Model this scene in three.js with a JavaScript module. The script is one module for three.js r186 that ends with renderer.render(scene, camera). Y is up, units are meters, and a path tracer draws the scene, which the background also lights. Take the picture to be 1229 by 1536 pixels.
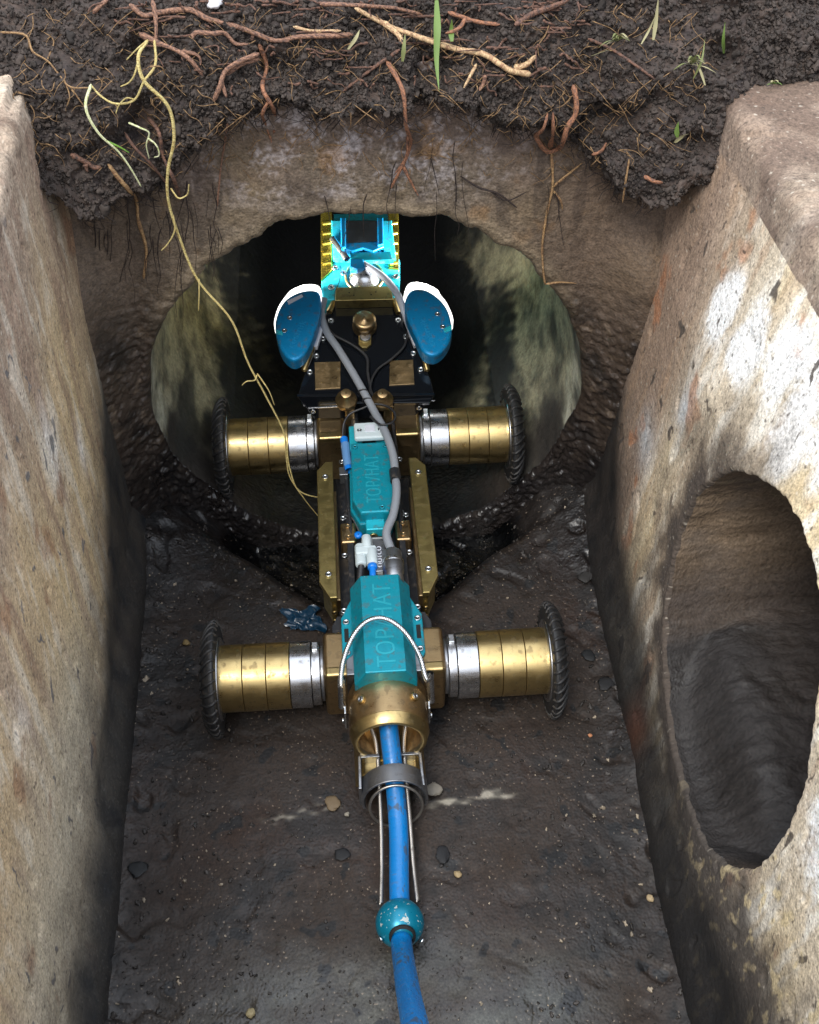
import * as THREE from 'three';
import { RoundedBoxGeometry } from 'three/addons/geometries/RoundedBoxGeometry.js';
import { mergeGeometries, mergeVertices } from 'three/addons/utils/BufferGeometryUtils.js';
import { FontLoader } from 'three/addons/loaders/FontLoader.js';
import { TextGeometry } from 'three/addons/geometries/TextGeometry.js';

// ------------------------------------------------------------------ camera, sky, sun, exposure
const scene = new THREE.Scene();
const camera = new THREE.PerspectiveCamera(45, 819 / 1024, 0.05, 300);
const CAM = new THREE.Vector3(-0.026, 1.34, 0), PITCH = 48 * Math.PI / 180, YAW = 4 * Math.PI / 180;
camera.rotation.order = 'YXZ';
camera.position.copy(CAM);
camera.rotation.set(-PITCH, -YAW, 0);
scene.add(camera);

const V = (x, y, z) => new THREE.Vector3(x, y, z);
{ // overcast sky: brightest overhead, a little blue
  const w = 128, h = 64, d = new Float32Array(w * h * 4);
  for (let j = 0; j < h; j++) for (let i = 0; i < w; i++) {
    const el = ((j + .5) / h - .5) * Math.PI, az = (i + .5) / w * Math.PI * 2, k = (j * w + i) * 4;
    const s = Math.sin(el), c = Math.cos(el);
    let L = s > 0 ? (1 + 2 * s) / 3 : .12 + .2 * Math.exp(s * 12);
    if (s > 0) L *= 1 + .1 * c * Math.sin(az * 3 + 2 * s) * Math.sin(s * 5);
    d[k] = L * .93; d[k + 1] = L * 1.0; d[k + 2] = L * 1.12; d[k + 3] = 1;
  }
  const t = new THREE.DataTexture(d, w, h, THREE.RGBAFormat, THREE.FloatType);
  t.mapping = THREE.EquirectangularReflectionMapping; t.minFilter = t.magFilter = THREE.LinearFilter; t.needsUpdate = true;
  scene.background = t; scene.environment = t;
}
const sun = new THREE.DirectionalLight(new THREE.Color(1, .96, .88), 1.1);
sun.position.set(-1.15, 4.2, 1.3); sun.target.position.set(0, .2, -.9);
sun.castShadow = true; sun.shadow.radius = 34; sun.shadow.mapSize.set(2048, 2048);
Object.assign(sun.shadow.camera, { left: -2, right: 2, top: 2, bottom: -2, near: .5, far: 9 });
scene.add(sun, sun.target);
const renderer = new THREE.WebGLRenderer({ antialias: true });
renderer.toneMapping = THREE.LinearToneMapping;
renderer.toneMappingExposure = 2.35;
renderer.shadowMap.enabled = true;

// ------------------------------------------------------------------ helpers
const PERM = new Uint8Array(512), G3 = [[1, 1, 0], [-1, 1, 0], [1, -1, 0], [-1, -1, 0], [1, 0, 1], [-1, 0, 1], [1, 0, -1], [-1, 0, -1], [0, 1, 1], [0, -1, 1], [0, 1, -1], [0, -1, -1], [1, 1, 0], [0, -1, 1], [-1, 1, 0], [0, -1, -1]];
{ let q = 991; for (let i = 0; i < 256; i++) PERM[i] = i; for (let i = 255; i > 0; i--) { q = (Math.imul(q, 1664525) + 1013904223) >>> 0; const j = q % (i + 1), t = PERM[i]; PERM[i] = PERM[j]; PERM[j] = t; } for (let i = 0; i < 256; i++) PERM[i + 256] = PERM[i]; }
const GX = new Float64Array(16), GY = new Float64Array(16), GZ = new Float64Array(16), HX = new Float64Array(16), HY = new Float64Array(16);
for (let i = 0; i < 16; i++) { [GX[i], GY[i], GZ[i]] = G3[i]; HX[i] = 1.35 * Math.cos(i * Math.PI / 8 + .2); HY[i] = 1.35 * Math.sin(i * Math.PI / 8 + .2); }
function noise2(x, y, s) { // gradient noise on a plane; s picks another plane
  const fx = Math.floor(x), fy = Math.floor(y), X = fx & 255, Y = fy & 255; x -= fx; y -= fy;
  const u = x * x * x * (x * (x * 6 - 15) + 10), v = y * y * y * (y * (y * 6 - 15) + 10), S = PERM[s & 255];
  const A = PERM[X + S & 255] + Y, B = PERM[X + 1 + S & 255] + Y;
  const a = PERM[A & 511] & 15, b = PERM[B & 511] & 15, c = PERM[A + 1 & 511] & 15, d = PERM[B + 1 & 511] & 15;
  const p = HX[a] * x + HY[a] * y, q = HX[b] * (x - 1) + HY[b] * y, r = HX[c] * x + HY[c] * (y - 1), t = HX[d] * (x - 1) + HY[d] * (y - 1);
  const e = p + u * (q - p), f = r + u * (t - r); return e + v * (f - e);
}
function noise3(x, y, z) {
  const fx = Math.floor(x), fy = Math.floor(y), fz = Math.floor(z), X = fx & 255, Y = fy & 255, Z = fz & 255; x -= fx; y -= fy; z -= fz;
  const u = x * x * x * (x * (x * 6 - 15) + 10), v = y * y * y * (y * (y * 6 - 15) + 10), w = z * z * z * (z * (z * 6 - 15) + 10);
  const A = PERM[X] + Y, AA = PERM[A] + Z & 511, AB = PERM[A + 1 & 511] + Z & 511, B = PERM[X + 1] + Y, BA = PERM[B & 511] + Z & 511, BB = PERM[B + 1 & 511] + Z & 511;
  const g = (h, i, j, k) => (h &= 15, GX[h] * i + GY[h] * j + GZ[h] * k), x1 = x - 1, y1 = y - 1, z1 = z - 1;
  const a = lerp(lerp(g(PERM[AA], x, y, z), g(PERM[BA], x1, y, z), u), lerp(g(PERM[AB], x, y1, z), g(PERM[BB], x1, y1, z), u), v);
  const b = lerp(lerp(g(PERM[AA + 1 & 511], x, y, z1), g(PERM[BA + 1 & 511], x1, y, z1), u), lerp(g(PERM[AB + 1 & 511], x, y1, z1), g(PERM[BB + 1 & 511], x1, y1, z1), u), v);
  return lerp(a, b, w);
}
const noise = (x, y, z = 0) => z === Math.floor(z) ? noise2(x + 37.3, y + 11.7, z) : noise3(x + 37.3, y + 11.7, z + 71.9);
function fbm(x, y, z = 0, o = 4) {
  let s = 0, a = .5; const flat = z === Math.floor(z);
  for (let i = 0; i < o; i++) { s += a * (flat ? noise2(x + i * 3.7, y + i * 5.3, z + i * 29) : noise3(x, y, z + i * 7.3)); x *= 2.03; y *= 2.03; if (!flat) z *= 2.03; a *= .5; }
  return s;
}
let rs = 12345;
const rnd = () => { rs = (rs + 0x6d2b79f5) | 0; let t = Math.imul(rs ^ (rs >>> 15), 1 | rs); t = (t + Math.imul(t ^ (t >>> 7), 61 | t)) ^ t; return ((t ^ (t >>> 14)) >>> 0) / 4294967296; };
const rr = (a, b) => a + (b - a) * rnd();
const clamp = (x, a = 0, b = 1) => Math.min(b, Math.max(a, x));
const sm = (a, b, x) => { const t = clamp((x - a) / (b - a)); return t * t * (3 - 2 * t); };
const lerp = (a, b, t) => a + (b - a) * t;
const mixc = (c, d, t) => { c[0] += (d[0] - c[0]) * t; c[1] += (d[1] - c[1]) * t; c[2] += (d[2] - c[2]) * t; };
function interp(list, x) { // piecewise linear through [x, y] pairs
  if (x <= list[0][0]) return list[0][1];
  for (let i = 1; i < list.length; i++) if (x <= list[i][0]) return lerp(list[i - 1][1], list[i][1], (x - list[i - 1][0]) / (list[i][0] - list[i - 1][0]));
  return list[list.length - 1][1];
}
// the photograph's pixel (1229 x 1536) seen from the camera, met with a plane of the place
const FPX = 768 / Math.tan(22.5 * Math.PI / 180);
const FH = V(Math.sin(YAW), 0, -Math.cos(YAW)), RT = V(Math.cos(YAW), 0, Math.sin(YAW));
const FW = FH.clone().multiplyScalar(Math.cos(PITCH)).add(V(0, -Math.sin(PITCH), 0));
const DN = FH.clone().multiplyScalar(-Math.sin(PITCH)).add(V(0, -Math.cos(PITCH), 0));
const ray = (px, py) => FW.clone().addScaledVector(RT, (px - 614.5) / FPX).addScaledVector(DN, (py - 768) / FPX);
const meet = (px, py, o, n) => { const r = ray(px, py); return CAM.clone().addScaledVector(r, o.clone().sub(CAM).dot(n) / r.dot(n)); };
const atY = (px, py, y) => meet(px, py, V(0, y, 0), V(0, 1, 0));
const atZ = (px, py, z) => meet(px, py, V(0, 0, z), V(0, 0, 1));
const atX = (px, py, x) => meet(px, py, V(x, 0, 0), V(1, 0, 0));

const names = new Map();
const numbered = (n) => { const k = names.get(n) || 0; names.set(n, k + 1); return k ? n + '_' + String(k).padStart(3, '0') : n; };
function tag(o, label, category, group, kind) {
  if (label) o.userData.label = label; if (category) o.userData.category = category; if (group) o.userData.group = group; if (kind) o.userData.kind = kind;
  return o;
}
function mesh(name, geo, mat, parent) {
  if (Array.isArray(geo)) geo = merge(geo);
  const m = new THREE.Mesh(geo, mat); m.name = parent ? name : numbered(name); m.castShadow = m.receiveShadow = true; (parent || scene).add(m); return m;
}
function merge(list) {
  return mergeGeometries(list.map((g) => { g = g.index ? g.toNonIndexed() : g; for (const k of Object.keys(g.attributes)) if (!['position', 'normal', 'uv'].includes(k)) g.deleteAttribute(k); return g; }));
}
function group(name, pos, label, category, grp) { const g = new THREE.Group(); g.name = numbered(name); g.position.copy(pos); scene.add(g); return tag(g, label, category, grp); }
// a sheet of (nu x nv) cells through f(u, v) with uv = (u, v); keep() drops cells
function sheet(nu, nv, f, keep) {
  const P = new Float32Array((nu + 1) * (nv + 1) * 3), U = new Float32Array((nu + 1) * (nv + 1) * 2), I = [];
  for (let j = 0, k = 0; j <= nv; j++) for (let i = 0; i <= nu; i++, k++) {
    const p = f(i / nu, j / nv); P[k * 3] = p.x; P[k * 3 + 1] = p.y; P[k * 3 + 2] = p.z; U[k * 2] = i / nu; U[k * 2 + 1] = j / nv;
  }
  for (let j = 0; j < nv; j++) for (let i = 0; i < nu; i++) {
    if (keep && !keep((i + .5) / nu, (j + .5) / nv)) continue;
    const a = j * (nu + 1) + i, b = a + 1, c = a + nu + 1, d = c + 1; I.push(a, b, d, a, d, c);
  }
  const g = new THREE.BufferGeometry();
  g.setAttribute('position', new THREE.BufferAttribute(P, 3)); g.setAttribute('uv', new THREE.BufferAttribute(U, 2)); g.setIndex(I); g.computeVertexNormals();
  return g;
}
// the same on rays from a round hole's rim out to a rectangle, uv over the rectangle
function ringSheet(nu, nv, cx, cy, rim, [x0, x1, y0, y1], f) {
  const xy = (u, v) => {
    const th = u * Math.PI * 2, c = Math.cos(th), q = Math.sin(th), r0 = rim(th), r1 = Math.min(Math.abs(c) < 1e-6 ? 1e9 : ((c > 0 ? x1 : x0) - cx) / c, Math.abs(q) < 1e-6 ? 1e9 : ((q > 0 ? y1 : y0) - cy) / q), r = lerp(r0, Math.max(r1, r0 + .001), Math.pow(v, 1.35));
    return [cx + r * c, cy + r * q];
  };
  const g = sheet(nu, nv, (u, v) => f(...xy(u % 1, v))), U = g.attributes.uv, N = g.attributes.normal;
  for (let j = 0, k = 0; j <= nv; j++) for (let i = 0; i <= nu; i++, k++) { const [x, y] = xy((i / nu) % 1, j / nv); U.setXY(k, (x - x0) / (x1 - x0), (y - y0) / (y1 - y0)); }
  for (let j = 0; j <= nv; j++) { const a = j * (nu + 1), b = a + nu, n = V(N.getX(a) + N.getX(b), N.getY(a) + N.getY(b), N.getZ(a) + N.getZ(b)).normalize(); N.setXYZ(a, n.x, n.y, n.z); N.setXYZ(b, n.x, n.y, n.z); }
  return g;
}
const enc = (x) => { x = clamp(x); return 255 * (x <= .0031308 ? 12.92 * x : 1.055 * Math.pow(x, 1 / 2.4) - .055); };
// colour (linear), height 0..1 and roughness of a surface, written by f(u, v, o) as o = [r, g, b, height, roughness]
function maps(w, h, f, wrap) {
  const C = new Uint8Array(w * h * 4), B = new Uint8Array(w * h * 4), R = new Uint8Array(w * h * 4), o = [0, 0, 0, .5, .8];
  for (let j = 0, k = 0; j < h; j++) for (let i = 0; i < w; i++, k += 4) {
    f((i + .5) / w, (j + .5) / h, o);
    C[k] = enc(o[0]); C[k + 1] = enc(o[1]); C[k + 2] = enc(o[2]);
    B[k] = B[k + 1] = B[k + 2] = 255 * clamp(o[3]); R[k] = R[k + 1] = R[k + 2] = 255 * clamp(o[4]); C[k + 3] = B[k + 3] = R[k + 3] = 255;
  }
  const mk = (d, srgb) => { const t = new THREE.DataTexture(d, w, h); t.magFilter = THREE.LinearFilter; t.minFilter = THREE.LinearMipmapLinearFilter; t.generateMipmaps = true; if (srgb) t.colorSpace = THREE.SRGBColorSpace; if (wrap) t.wrapS = t.wrapT = THREE.RepeatWrapping; t.needsUpdate = true; return t; };
  return { map: mk(C, true), bumpMap: mk(B), roughnessMap: mk(R) };
}
const lin = (r, g, b) => { const f = (x) => (x /= 255) <= .04045 ? x / 12.92 : Math.pow((x + .055) / 1.055, 2.4); return [f(r), f(g), f(b)]; };
const std = (o) => new THREE.MeshStandardMaterial({ side: THREE.DoubleSide, ...o });
const phys = (o) => new THREE.MeshPhysicalMaterial({ side: THREE.DoubleSide, ...o });
const col = (r, g, b) => new THREE.Color().setRGB(r, g, b);

// ------------------------------------------------------------------ the chamber
const ZB = -1.22, PX = .004, PY = .213, PR = .286;            // back wall plane, sewer pipe mouth
const LZ = -.695, LY = .306, LR = .196;                        // lateral pipe mouth in the right wall
const XL = -.33;
const rightX = (h, z) => .313 + .1 * h + .5 * Math.max(0, h - .45) * (z + 1.25);
const grain = (x, y, z) =>   .0020 * fbm(x * 7, y * 7, z * 7, 3) + .0008 * fbm(x * 60, y * 60, z * 60, 3) - .0022 * sm(.38, .55, noise(x * 45 + .3, y * 24, z * 45));
let gs = 77; const grit = () => { gs = (Math.imul(gs, 1103515245) + 12345) & 0x7fffffff; return (gs >> 8) / 0x7fffff - .5; };

// floor ------------------------------------------------------------
function floorY(x, z) {
  const back = sm(-1.0, -1.2, z), ch = sm(.2, .06, Math.abs(x - PX));
  const w = lerp(.05, .215, sm(-1.0, -1.2, z)) + .02 * noise(z * 14, x > 0 ? 3 : 9, 17);
  let y = -.002 - .078 * sm(-.985, -1.11, z) * sm(w + .035, w - .05, Math.abs(x - PX));
  y += .026 * sm(.2, .3, Math.abs(x)) * sm(-1.04, -1.2, z) * (1 - ch);
  y += .015 * sm(.26, .335, Math.abs(x)) * (.6 + .7 * noise(z * 9, x * 3) + .25 * noise(z * 34, x * 20, 5));
  const rough = .16 + .84 * Math.max(back, sm(.2, .31, Math.abs(x)));
  y += rough * (.004 * fbm(x * 16, z * 16, 3, 4) + .002 * Math.abs(noise(x * 55, z * 55, 9))) - .003 * sm(.25, .45, noise(x * 30 + 4, z * 30, 21)) * (.3 + rough);
  return y;
}
const FX0 = -.36, FX1 = .38, FZ0 = -1.26, FZ1 = .16;
{
  const m = maps(800, 1500, (u, v, o) => {
    const x = lerp(FX0, FX1, u), z = lerp(FZ0, FZ1, v);
    const a = fbm(x * 7, z * 7, 1, 4), b = fbm(x * 40, z * 40, 2, 4), c = noise(x * 330, z * 330), d = noise(x * 170, z * 170, 5);
    const c0 = lin(56, 44, 36); o[0] = c0[0]; o[1] = c0[1]; o[2] = c0[2];
    mixc(o, lin(62, 44, 35), sm(0, .35, fbm(x * 5 + 3, z * 4, 8, 3)) * .7);
    mixc(o, lin(29, 28, 29), sm(-.05, .35, -a + b * .5) * .8);
    const film = sm(-.62, -.45, z + .1 * fbm(x * 8, z * 14, 4, 3)) * sm(.3, .14, Math.abs(x + .02));
    mixc(o, lin(98, 99, 92), film * clamp(.5 + .9 * fbm(x * 16, z * 34, 14, 4)));
    mixc(o, lin(20, 21, 24), sm(.26, .32, fbm(x * 30, z * 30, 6, 3)) * .9);           // dark lumps
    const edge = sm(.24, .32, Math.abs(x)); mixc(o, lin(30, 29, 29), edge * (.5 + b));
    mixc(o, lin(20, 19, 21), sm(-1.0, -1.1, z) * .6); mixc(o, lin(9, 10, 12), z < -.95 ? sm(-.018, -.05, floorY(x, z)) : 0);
    let t = 1 + .5 * b + .4 * c + .3 * d + .7 * grit(); t *= .57 * (1 + .35 * fbm(x * 9, z * 9, 31, 3)); o[0] *= t; o[1] *= t; o[2] *= t;
    if (c > .56 && d > .08 && fbm(x * 12, z * 12, 33, 2) > -.05) mixc(o, lin(150, 135, 118), sm(.46, .6, c) * .7);       // grit
    // white scum lines left by the water
    const zz = -.735 + .03 * fbm(x * 11, 1, 2, 4), ln = Math.exp(-Math.pow((z - zz) / (.003 + .004 * Math.abs(noise(x * 30, 7, 3))), 2)) * (sm(-.17, -.13, x) * sm(-.05, -.08, x) + 1.3 * sm(.04, .06, x) * sm(.17, .12, x));
    mixc(o, lin(190, 182, 166), clamp(ln * (.1 + 1.6 * Math.max(0, noise(x * 60, z * 120) + .1) + .5 * b)) * .5);
    o[3] = .5 + .5 * b + .3 * c + .25 * d; o[4] = clamp(.68 + .35 * a + .3 * b - .40 * film - (z < -.95 ? .3 * sm(-.02, -.05, floorY(x, z)) : 0) - .14 * sm(-1.0, -1.1, z) - .1 * edge, .26, .95);
  });
  const g = sheet(240, 440, (u, v) => { const x = lerp(FX0, FX1, u), z = lerp(FZ0, FZ1, v); return V(x, floorY(x, z), z); });
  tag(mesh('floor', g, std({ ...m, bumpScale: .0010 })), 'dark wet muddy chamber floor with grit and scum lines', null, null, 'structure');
}

// side walls: up the inner face, over a worn edge, along the top, down behind ------------------
function wallProfile(s, H, rad) { // s metres along the profile -> [outward, height]
  const h0 = H - rad, arc = rad * Math.PI / 2;
  if (s < h0) return [0, s, 0];
  if (s < h0 + arc) { const a = (s - h0) / rad; return [rad * (1 - Math.cos(a)), h0 + rad * Math.sin(a), a]; }
  s -= h0 + arc;
  if (s < .27) return [rad + s, H, Math.PI / 2];
  return [rad + .27 + .02, H - (s - .27), Math.PI / 2 + .3];
}
const blobs = (list, z, h) => { let s = 0; for (const [bz, bh, rz, rh, k] of list) s = Math.max(s, k * Math.exp(-Math.pow((z - bz) / rz, 2) - Math.pow((h - bh) / rh, 2))); return s; };
const WZ0 = -1.26, WZ1 = .16, S0 = -.06, S1 = 1.12;
const wetShadeL = [[-1.26, .40], [-1.15, .27], [-1.03, .175], [-.88, .11], [-.64, .07], [-.4, .075], [.2, .08]];  // height of the wet base stain, raised at the back by painted corner shade
const wetShadeR = [[-1.26, .36], [-1.15, .20], [-1.06, .10], [-.88, .085], [-.75, .075], [-.57, .085], [-.46, .125], [-.4, .14], [.2, .15]];  // right side: wet stain low down, painted shade towards the back corner
{
  const H = .705;
  const pt = (u, v) => {
    const z = lerp(WZ0, WZ1, u), s = lerp(S0, S1, v), hh = H + .008 * fbm(z * 9, 3, 5, 3), [o, h, a] = wallProfile(s, hh, .016 + .008 * noise(z * 14, 2));
    const dz = grain(.5, h + o, z) + .005 * fbm(z * 3, h * 2, 2, 2) - .012 * sm(.05, 0, hh - h) * Math.max(0, noise(z * 22, 7)) * (a < 1.4 ? 1 : 0);
    const ca = Math.cos(Math.min(a, Math.PI / 2)), sa = Math.sin(Math.min(a, Math.PI / 2));
    return V(XL - o + ca * (dz + .018 * sm(.09, 0, h)), h + sa * dz * 1.6, z);
  };
  const wht = [[-.92, .43, .02, .05, 1], [-1.02, .34, .02, .03, .6], [-.62, .38, .03, .08, .35]];
  const m = maps(1160, 980, (u, v, o) => {
    const z = lerp(WZ0, WZ1, u), s = lerp(S0, S1, v), h = Math.min(s, H);
    const big = fbm(z * 3, s * 2, 1, 3), st = fbm(z * 34 + .6 * fbm(z * 9, s * 9), s * 3, 2, 4), md = fbm(z * 22, s * 14, 3, 4), fi = fbm(z * 190, s * 110, 4, 2), vf = noise(z * 420, s * 300);
    let c = lin(166, 145, 115); o[0] = c[0]; o[1] = c[1]; o[2] = c[2];
    mixc(o, lin(178, 156, 118), sm(0, .3, fbm(z * 6, s * 1.4, 9, 3)) * .7);
    mixc(o, lin(134, 117, 104), sm(.40, .62, h + .2 * big) * .85);
    mixc(o, lin(120, 96, 82), sm(.02, .3, st) * .55);
    mixc(o, lin(186, 178, 164), sm(.04, .3, -st + .4 * md) * .5);
    mixc(o, lin(168, 160, 142), sm(.36, .14, h + .12 * big) * sm(-.95, -.75, z) * .8);
    mixc(o, lin(208, 205, 198), clamp(blobs(wht, z, h) * (.75 + 1.2 * md + .5 * fi)));
    mixc(o, lin(120, 84, 60), sm(.22, .4, fbm(z * 14, s * 9, 21, 4)) * .6);
    const pit = noise(z * 62 + 3 * md, s * 22, 12); if (h < H - .02) mixc(o, lin(92, 90, 90), sm(.56, .64, pit) * sm(-1.1, -.9, z) * .9);
    if (s > H - .03) { mixc(o, lin(168, 152, 134), .5 + md); mixc(o, lin(90, 72, 60), sm(.1, .35, fbm(z * 16, s * 16, 5, 4)) * .8); }
    let tone = 1.32 * (1 + .3 * md + .45 * fi + .22 * vf + .6 * grit()); o[0] *= tone; o[1] *= tone; o[2] *= tone; { const po = noise(z * 230, s * 150, 33); if (po > .5) mixc(o, lin(70, 60, 52), sm(.5, .66, po) * .75); else if (po < -.55) mixc(o, lin(222, 212, 194), sm(-.55, -.7, po) * .5); }
    const bd = interp(wetShadeL, z) + .035 * fbm(z * 16, s * 6, 6, 4), wet = sm(bd + .05, bd - .03, h);  // one mask for the wet stain and the painted corner shade
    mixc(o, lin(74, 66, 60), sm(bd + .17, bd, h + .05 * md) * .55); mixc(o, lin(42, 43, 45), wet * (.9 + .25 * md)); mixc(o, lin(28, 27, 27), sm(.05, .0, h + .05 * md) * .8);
    if (vf > .5 && wet > .5) mixc(o, lin(120, 118, 112), sm(.5, .7, vf) * .5);
    o[3] = .55 + .45 * md + .4 * fi + .2 * vf - .3 * sm(.56, .64, pit) * (1 - wet); o[4] = .9 - wet * (.35 + .2 * md);
  });
  const g = sheet(320, 260, pt);
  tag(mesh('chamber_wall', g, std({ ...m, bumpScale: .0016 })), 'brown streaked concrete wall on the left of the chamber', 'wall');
}
const holeR = (th) => LR + .009 * fbm(Math.cos(th) * 2.4, Math.sin(th) * 2.4, 4, 2) + .0012 * noise(Math.cos(th) * 17, Math.sin(th) * 17, 8) + .0008 * noise(Math.cos(th) * 50, Math.sin(th) * 50, 18);
// how far the lip is worn: much on the far lower side, little elsewhere (angle from +z towards +y)
const lipR = (th) => .0045 + .004 * Math.max(0, noise(Math.cos(th) * 5, Math.sin(th) * 5, 19)) ;
let lateralRing = [];
{
  const H = .665;
  const pt0 = (z, s, lip = true) => {
    const hh = H + .012 * fbm(z * 8, 3, 15, 3), [o, h, a] = wallProfile(s, hh, .016 + .007 * noise(z * 11, 12));
    let dz = grain(4.5, h + o, z) + .005 * fbm(z * 3, h * 2, 12, 2) - .006 * Math.max(0, noise(z * 19, h * 8, 17)) * sm(.12, 0, hh - h) * (a < 1.4 ? 1 : 0);
    const ca = Math.cos(Math.min(a, Math.PI / 2)), sa = Math.sin(Math.min(a, Math.PI / 2));
    let x = rightX(h, z) + o - ca * (dz + .012 * sm(.08, 0, h));
    if (lip) {
      const th = Math.atan2(h - LY, z - LZ), d = Math.hypot(h - LY, z - LZ) - holeR(th), rho = lipR(th);
      if (d < rho && a < .1) { const q = 1 - clamp(d / rho); x += rho * (1 - Math.sqrt(Math.max(0, 1 - q * q))) + .004 * q * fbm(z * 50, h * 50, 31, 3); }
    }
    return V(x, h + sa * dz * 1.5, z);
  };
  const g = ringSheet(1000, 230, LZ, LY, holeR, [WZ0, WZ1, S0, S1], (z, q) => pt0(z, q));
  const wht = [[-1.0, .515, .035, .05, 1], [-.93, .53, .04, .045, 1.1], [-.86, .56, .05, .045, 1], [-.80, .55, .05, .07, .9], [-.74, .57, .05, .05, .8], [-.45, .45, .06, .12, .9]];
  const blu = [[-.985, .39, .022, .028, 1], [-1.06, .27, .03, .035, .8]];
  const m = maps(1240, 1060, (u, v, o) => {
    const z = lerp(WZ0, WZ1, u), s = lerp(S0, S1, v), h = Math.min(s, H);
    const big = fbm(z * 3, s * 2, 41, 3), st = fbm(z * 30 + .6 * fbm(z * 9, s * 9, 4), s * 3.2, 42, 4), md = fbm(z * 22, s * 14, 43, 4), fi = fbm(z * 190, s * 120, 44, 2), vf = noise(z * 420, s * 300, 3);
    let c = lin(186, 172, 150); o[0] = c[0]; o[1] = c[1]; o[2] = c[2];
    mixc(o, lin(124, 102, 86), sm(-.94, -1.08, z + .12 * big) * .9);
    mixc(o, lin(146, 120, 96), sm(.05, .3, st) * .55);
    mixc(o, lin(196, 176, 134), sm(.02, .3, fbm(z * 7, s * 3, 48, 3)) * .55 * sm(-1.1, -.9, z));
    mixc(o, lin(214, 210, 200), sm(.05, .3, -st + .5 * md) * .6 * sm(-1.1, -.9, z));
    mixc(o, lin(216, 215, 212), .85 * clamp(sm(.2, .55, blobs(wht, z, h) * (.8 + 1.0 * fbm(z * 25, s * 12, 49, 4) + .3 * fi))));
    mixc(o, lin(168, 170, 172), clamp(blobs(blu, z, h) * (.9 + md)));
    mixc(o, lin(150, 92, 52), sm(.24, .42, fbm(z * 16, s * 11, 51, 4)) * .55);
    const pit = noise(z * 66 + 3 * md, s * 20, 52); mixc(o, lin(66, 58, 52), sm(.58, .66, pit) * .9);
    if (s > H - .045) { mixc(o, lin(120, 104, 91), .8 + .5 * md); mixc(o, lin(84, 68, 58), sm(-.1, .3, fbm(z * 12, s * 12, 55, 4) + .5 * sm(-1.1, -1.2, z)) * .75); }
    // mud smeared round the far side of the lateral mouth and along the near lower wall
    const th = Math.atan2(h - LY, z - LZ), d = Math.hypot(h - LY, z - LZ) - LR;
    const far = Math.pow(clamp(Math.cos(th - Math.PI * 1.02)), 1.5), low = clamp(Math.cos(th - Math.PI * 1.32) + .45);
    mixc(o, lin(112, 98, 82), clamp(far * sm(.11, .01, d + .08 * md) * 1.2));
    mixc(o, lin(70, 61, 54), clamp(Math.max(far, low) * sm(.05, .004, d + .05 * md) * 1.25));
    mixc(o, lin(72, 66, 61), sm(.30, .16, h + .14 * fbm(z * 20, s * 14, 58, 4)) * sm(-.74, -.58, z) * .92);
    if (h < .3) mixc(o, lin(190, 172, 134), sm(.12, .3, fbm(z * 60, s * 34, 59, 3)) * sm(-.75, -.55, z) * .75);
    let tone = 1.32 * (1 + .3 * md + .45 * fi + .22 * vf + .6 * grit()); o[0] *= tone; o[1] *= tone; o[2] *= tone; { const po = noise(z * 230, s * 150, 33); if (po > .5) mixc(o, lin(70, 60, 52), sm(.5, .66, po) * .75); else if (po < -.55) mixc(o, lin(222, 212, 194), sm(-.55, -.7, po) * .5); }
    const bd = interp(wetShadeR, z) + .03 * fbm(z * 16, s * 6, 61, 4), wet = sm(bd + .05, bd - .03, h);  // wet stain and painted corner shade share this mask
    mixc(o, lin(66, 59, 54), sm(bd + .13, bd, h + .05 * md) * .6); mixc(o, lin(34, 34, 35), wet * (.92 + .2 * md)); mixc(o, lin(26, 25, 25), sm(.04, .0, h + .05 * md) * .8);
    mixc(o, lin(90, 52, 34), .5 * blobs([[-.80, .03, .03, .03, 1]], z, h));
    o[3] = .55 + .45 * md + .4 * fi + .2 * vf - .3 * sm(.58, .66, pit); o[4] = .9 - wet * (.4 + .2 * md);
  });
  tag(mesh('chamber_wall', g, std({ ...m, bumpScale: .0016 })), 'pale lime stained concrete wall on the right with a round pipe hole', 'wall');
  // lateral pipe: from the worn mouth outwards, its invert full of brown silt
  const L = 1.1, slope = .0;
  const lp = sheet(500, 130, (u, v) => {
    const th = u * Math.PI * 2, R = holeR(th), q = Math.pow(v, 1.6) * L;
    const e = pt0(LZ + R * Math.cos(th), LY + R * Math.sin(th));
    let r = lerp(R, LR + .003, sm(0, .045, q)) - .006 * sm(.0, .06, q) * fbm(Math.cos(th) * 5, Math.sin(th) * 5, q * 9, 4) - (.0014 * fbm(Math.cos(th) * 30, Math.sin(th) * 30, q * 60, 3));
    if (v === 0) return e;
    let y = LY + r * Math.sin(th), z = LZ + r * Math.cos(th);
    const silt = LY - LR * (.62) + .016 * fbm(z * 8, q * 8, 2, 3) + .006 * fbm(z * 50, q * 50, 2, 4) - .05 * sm(.08, 0, q);
    if (y < silt && q > .01) y = lerp(y, silt, sm(0, .06, q));
    return V(e.x + q, y, z);
  });
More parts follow.
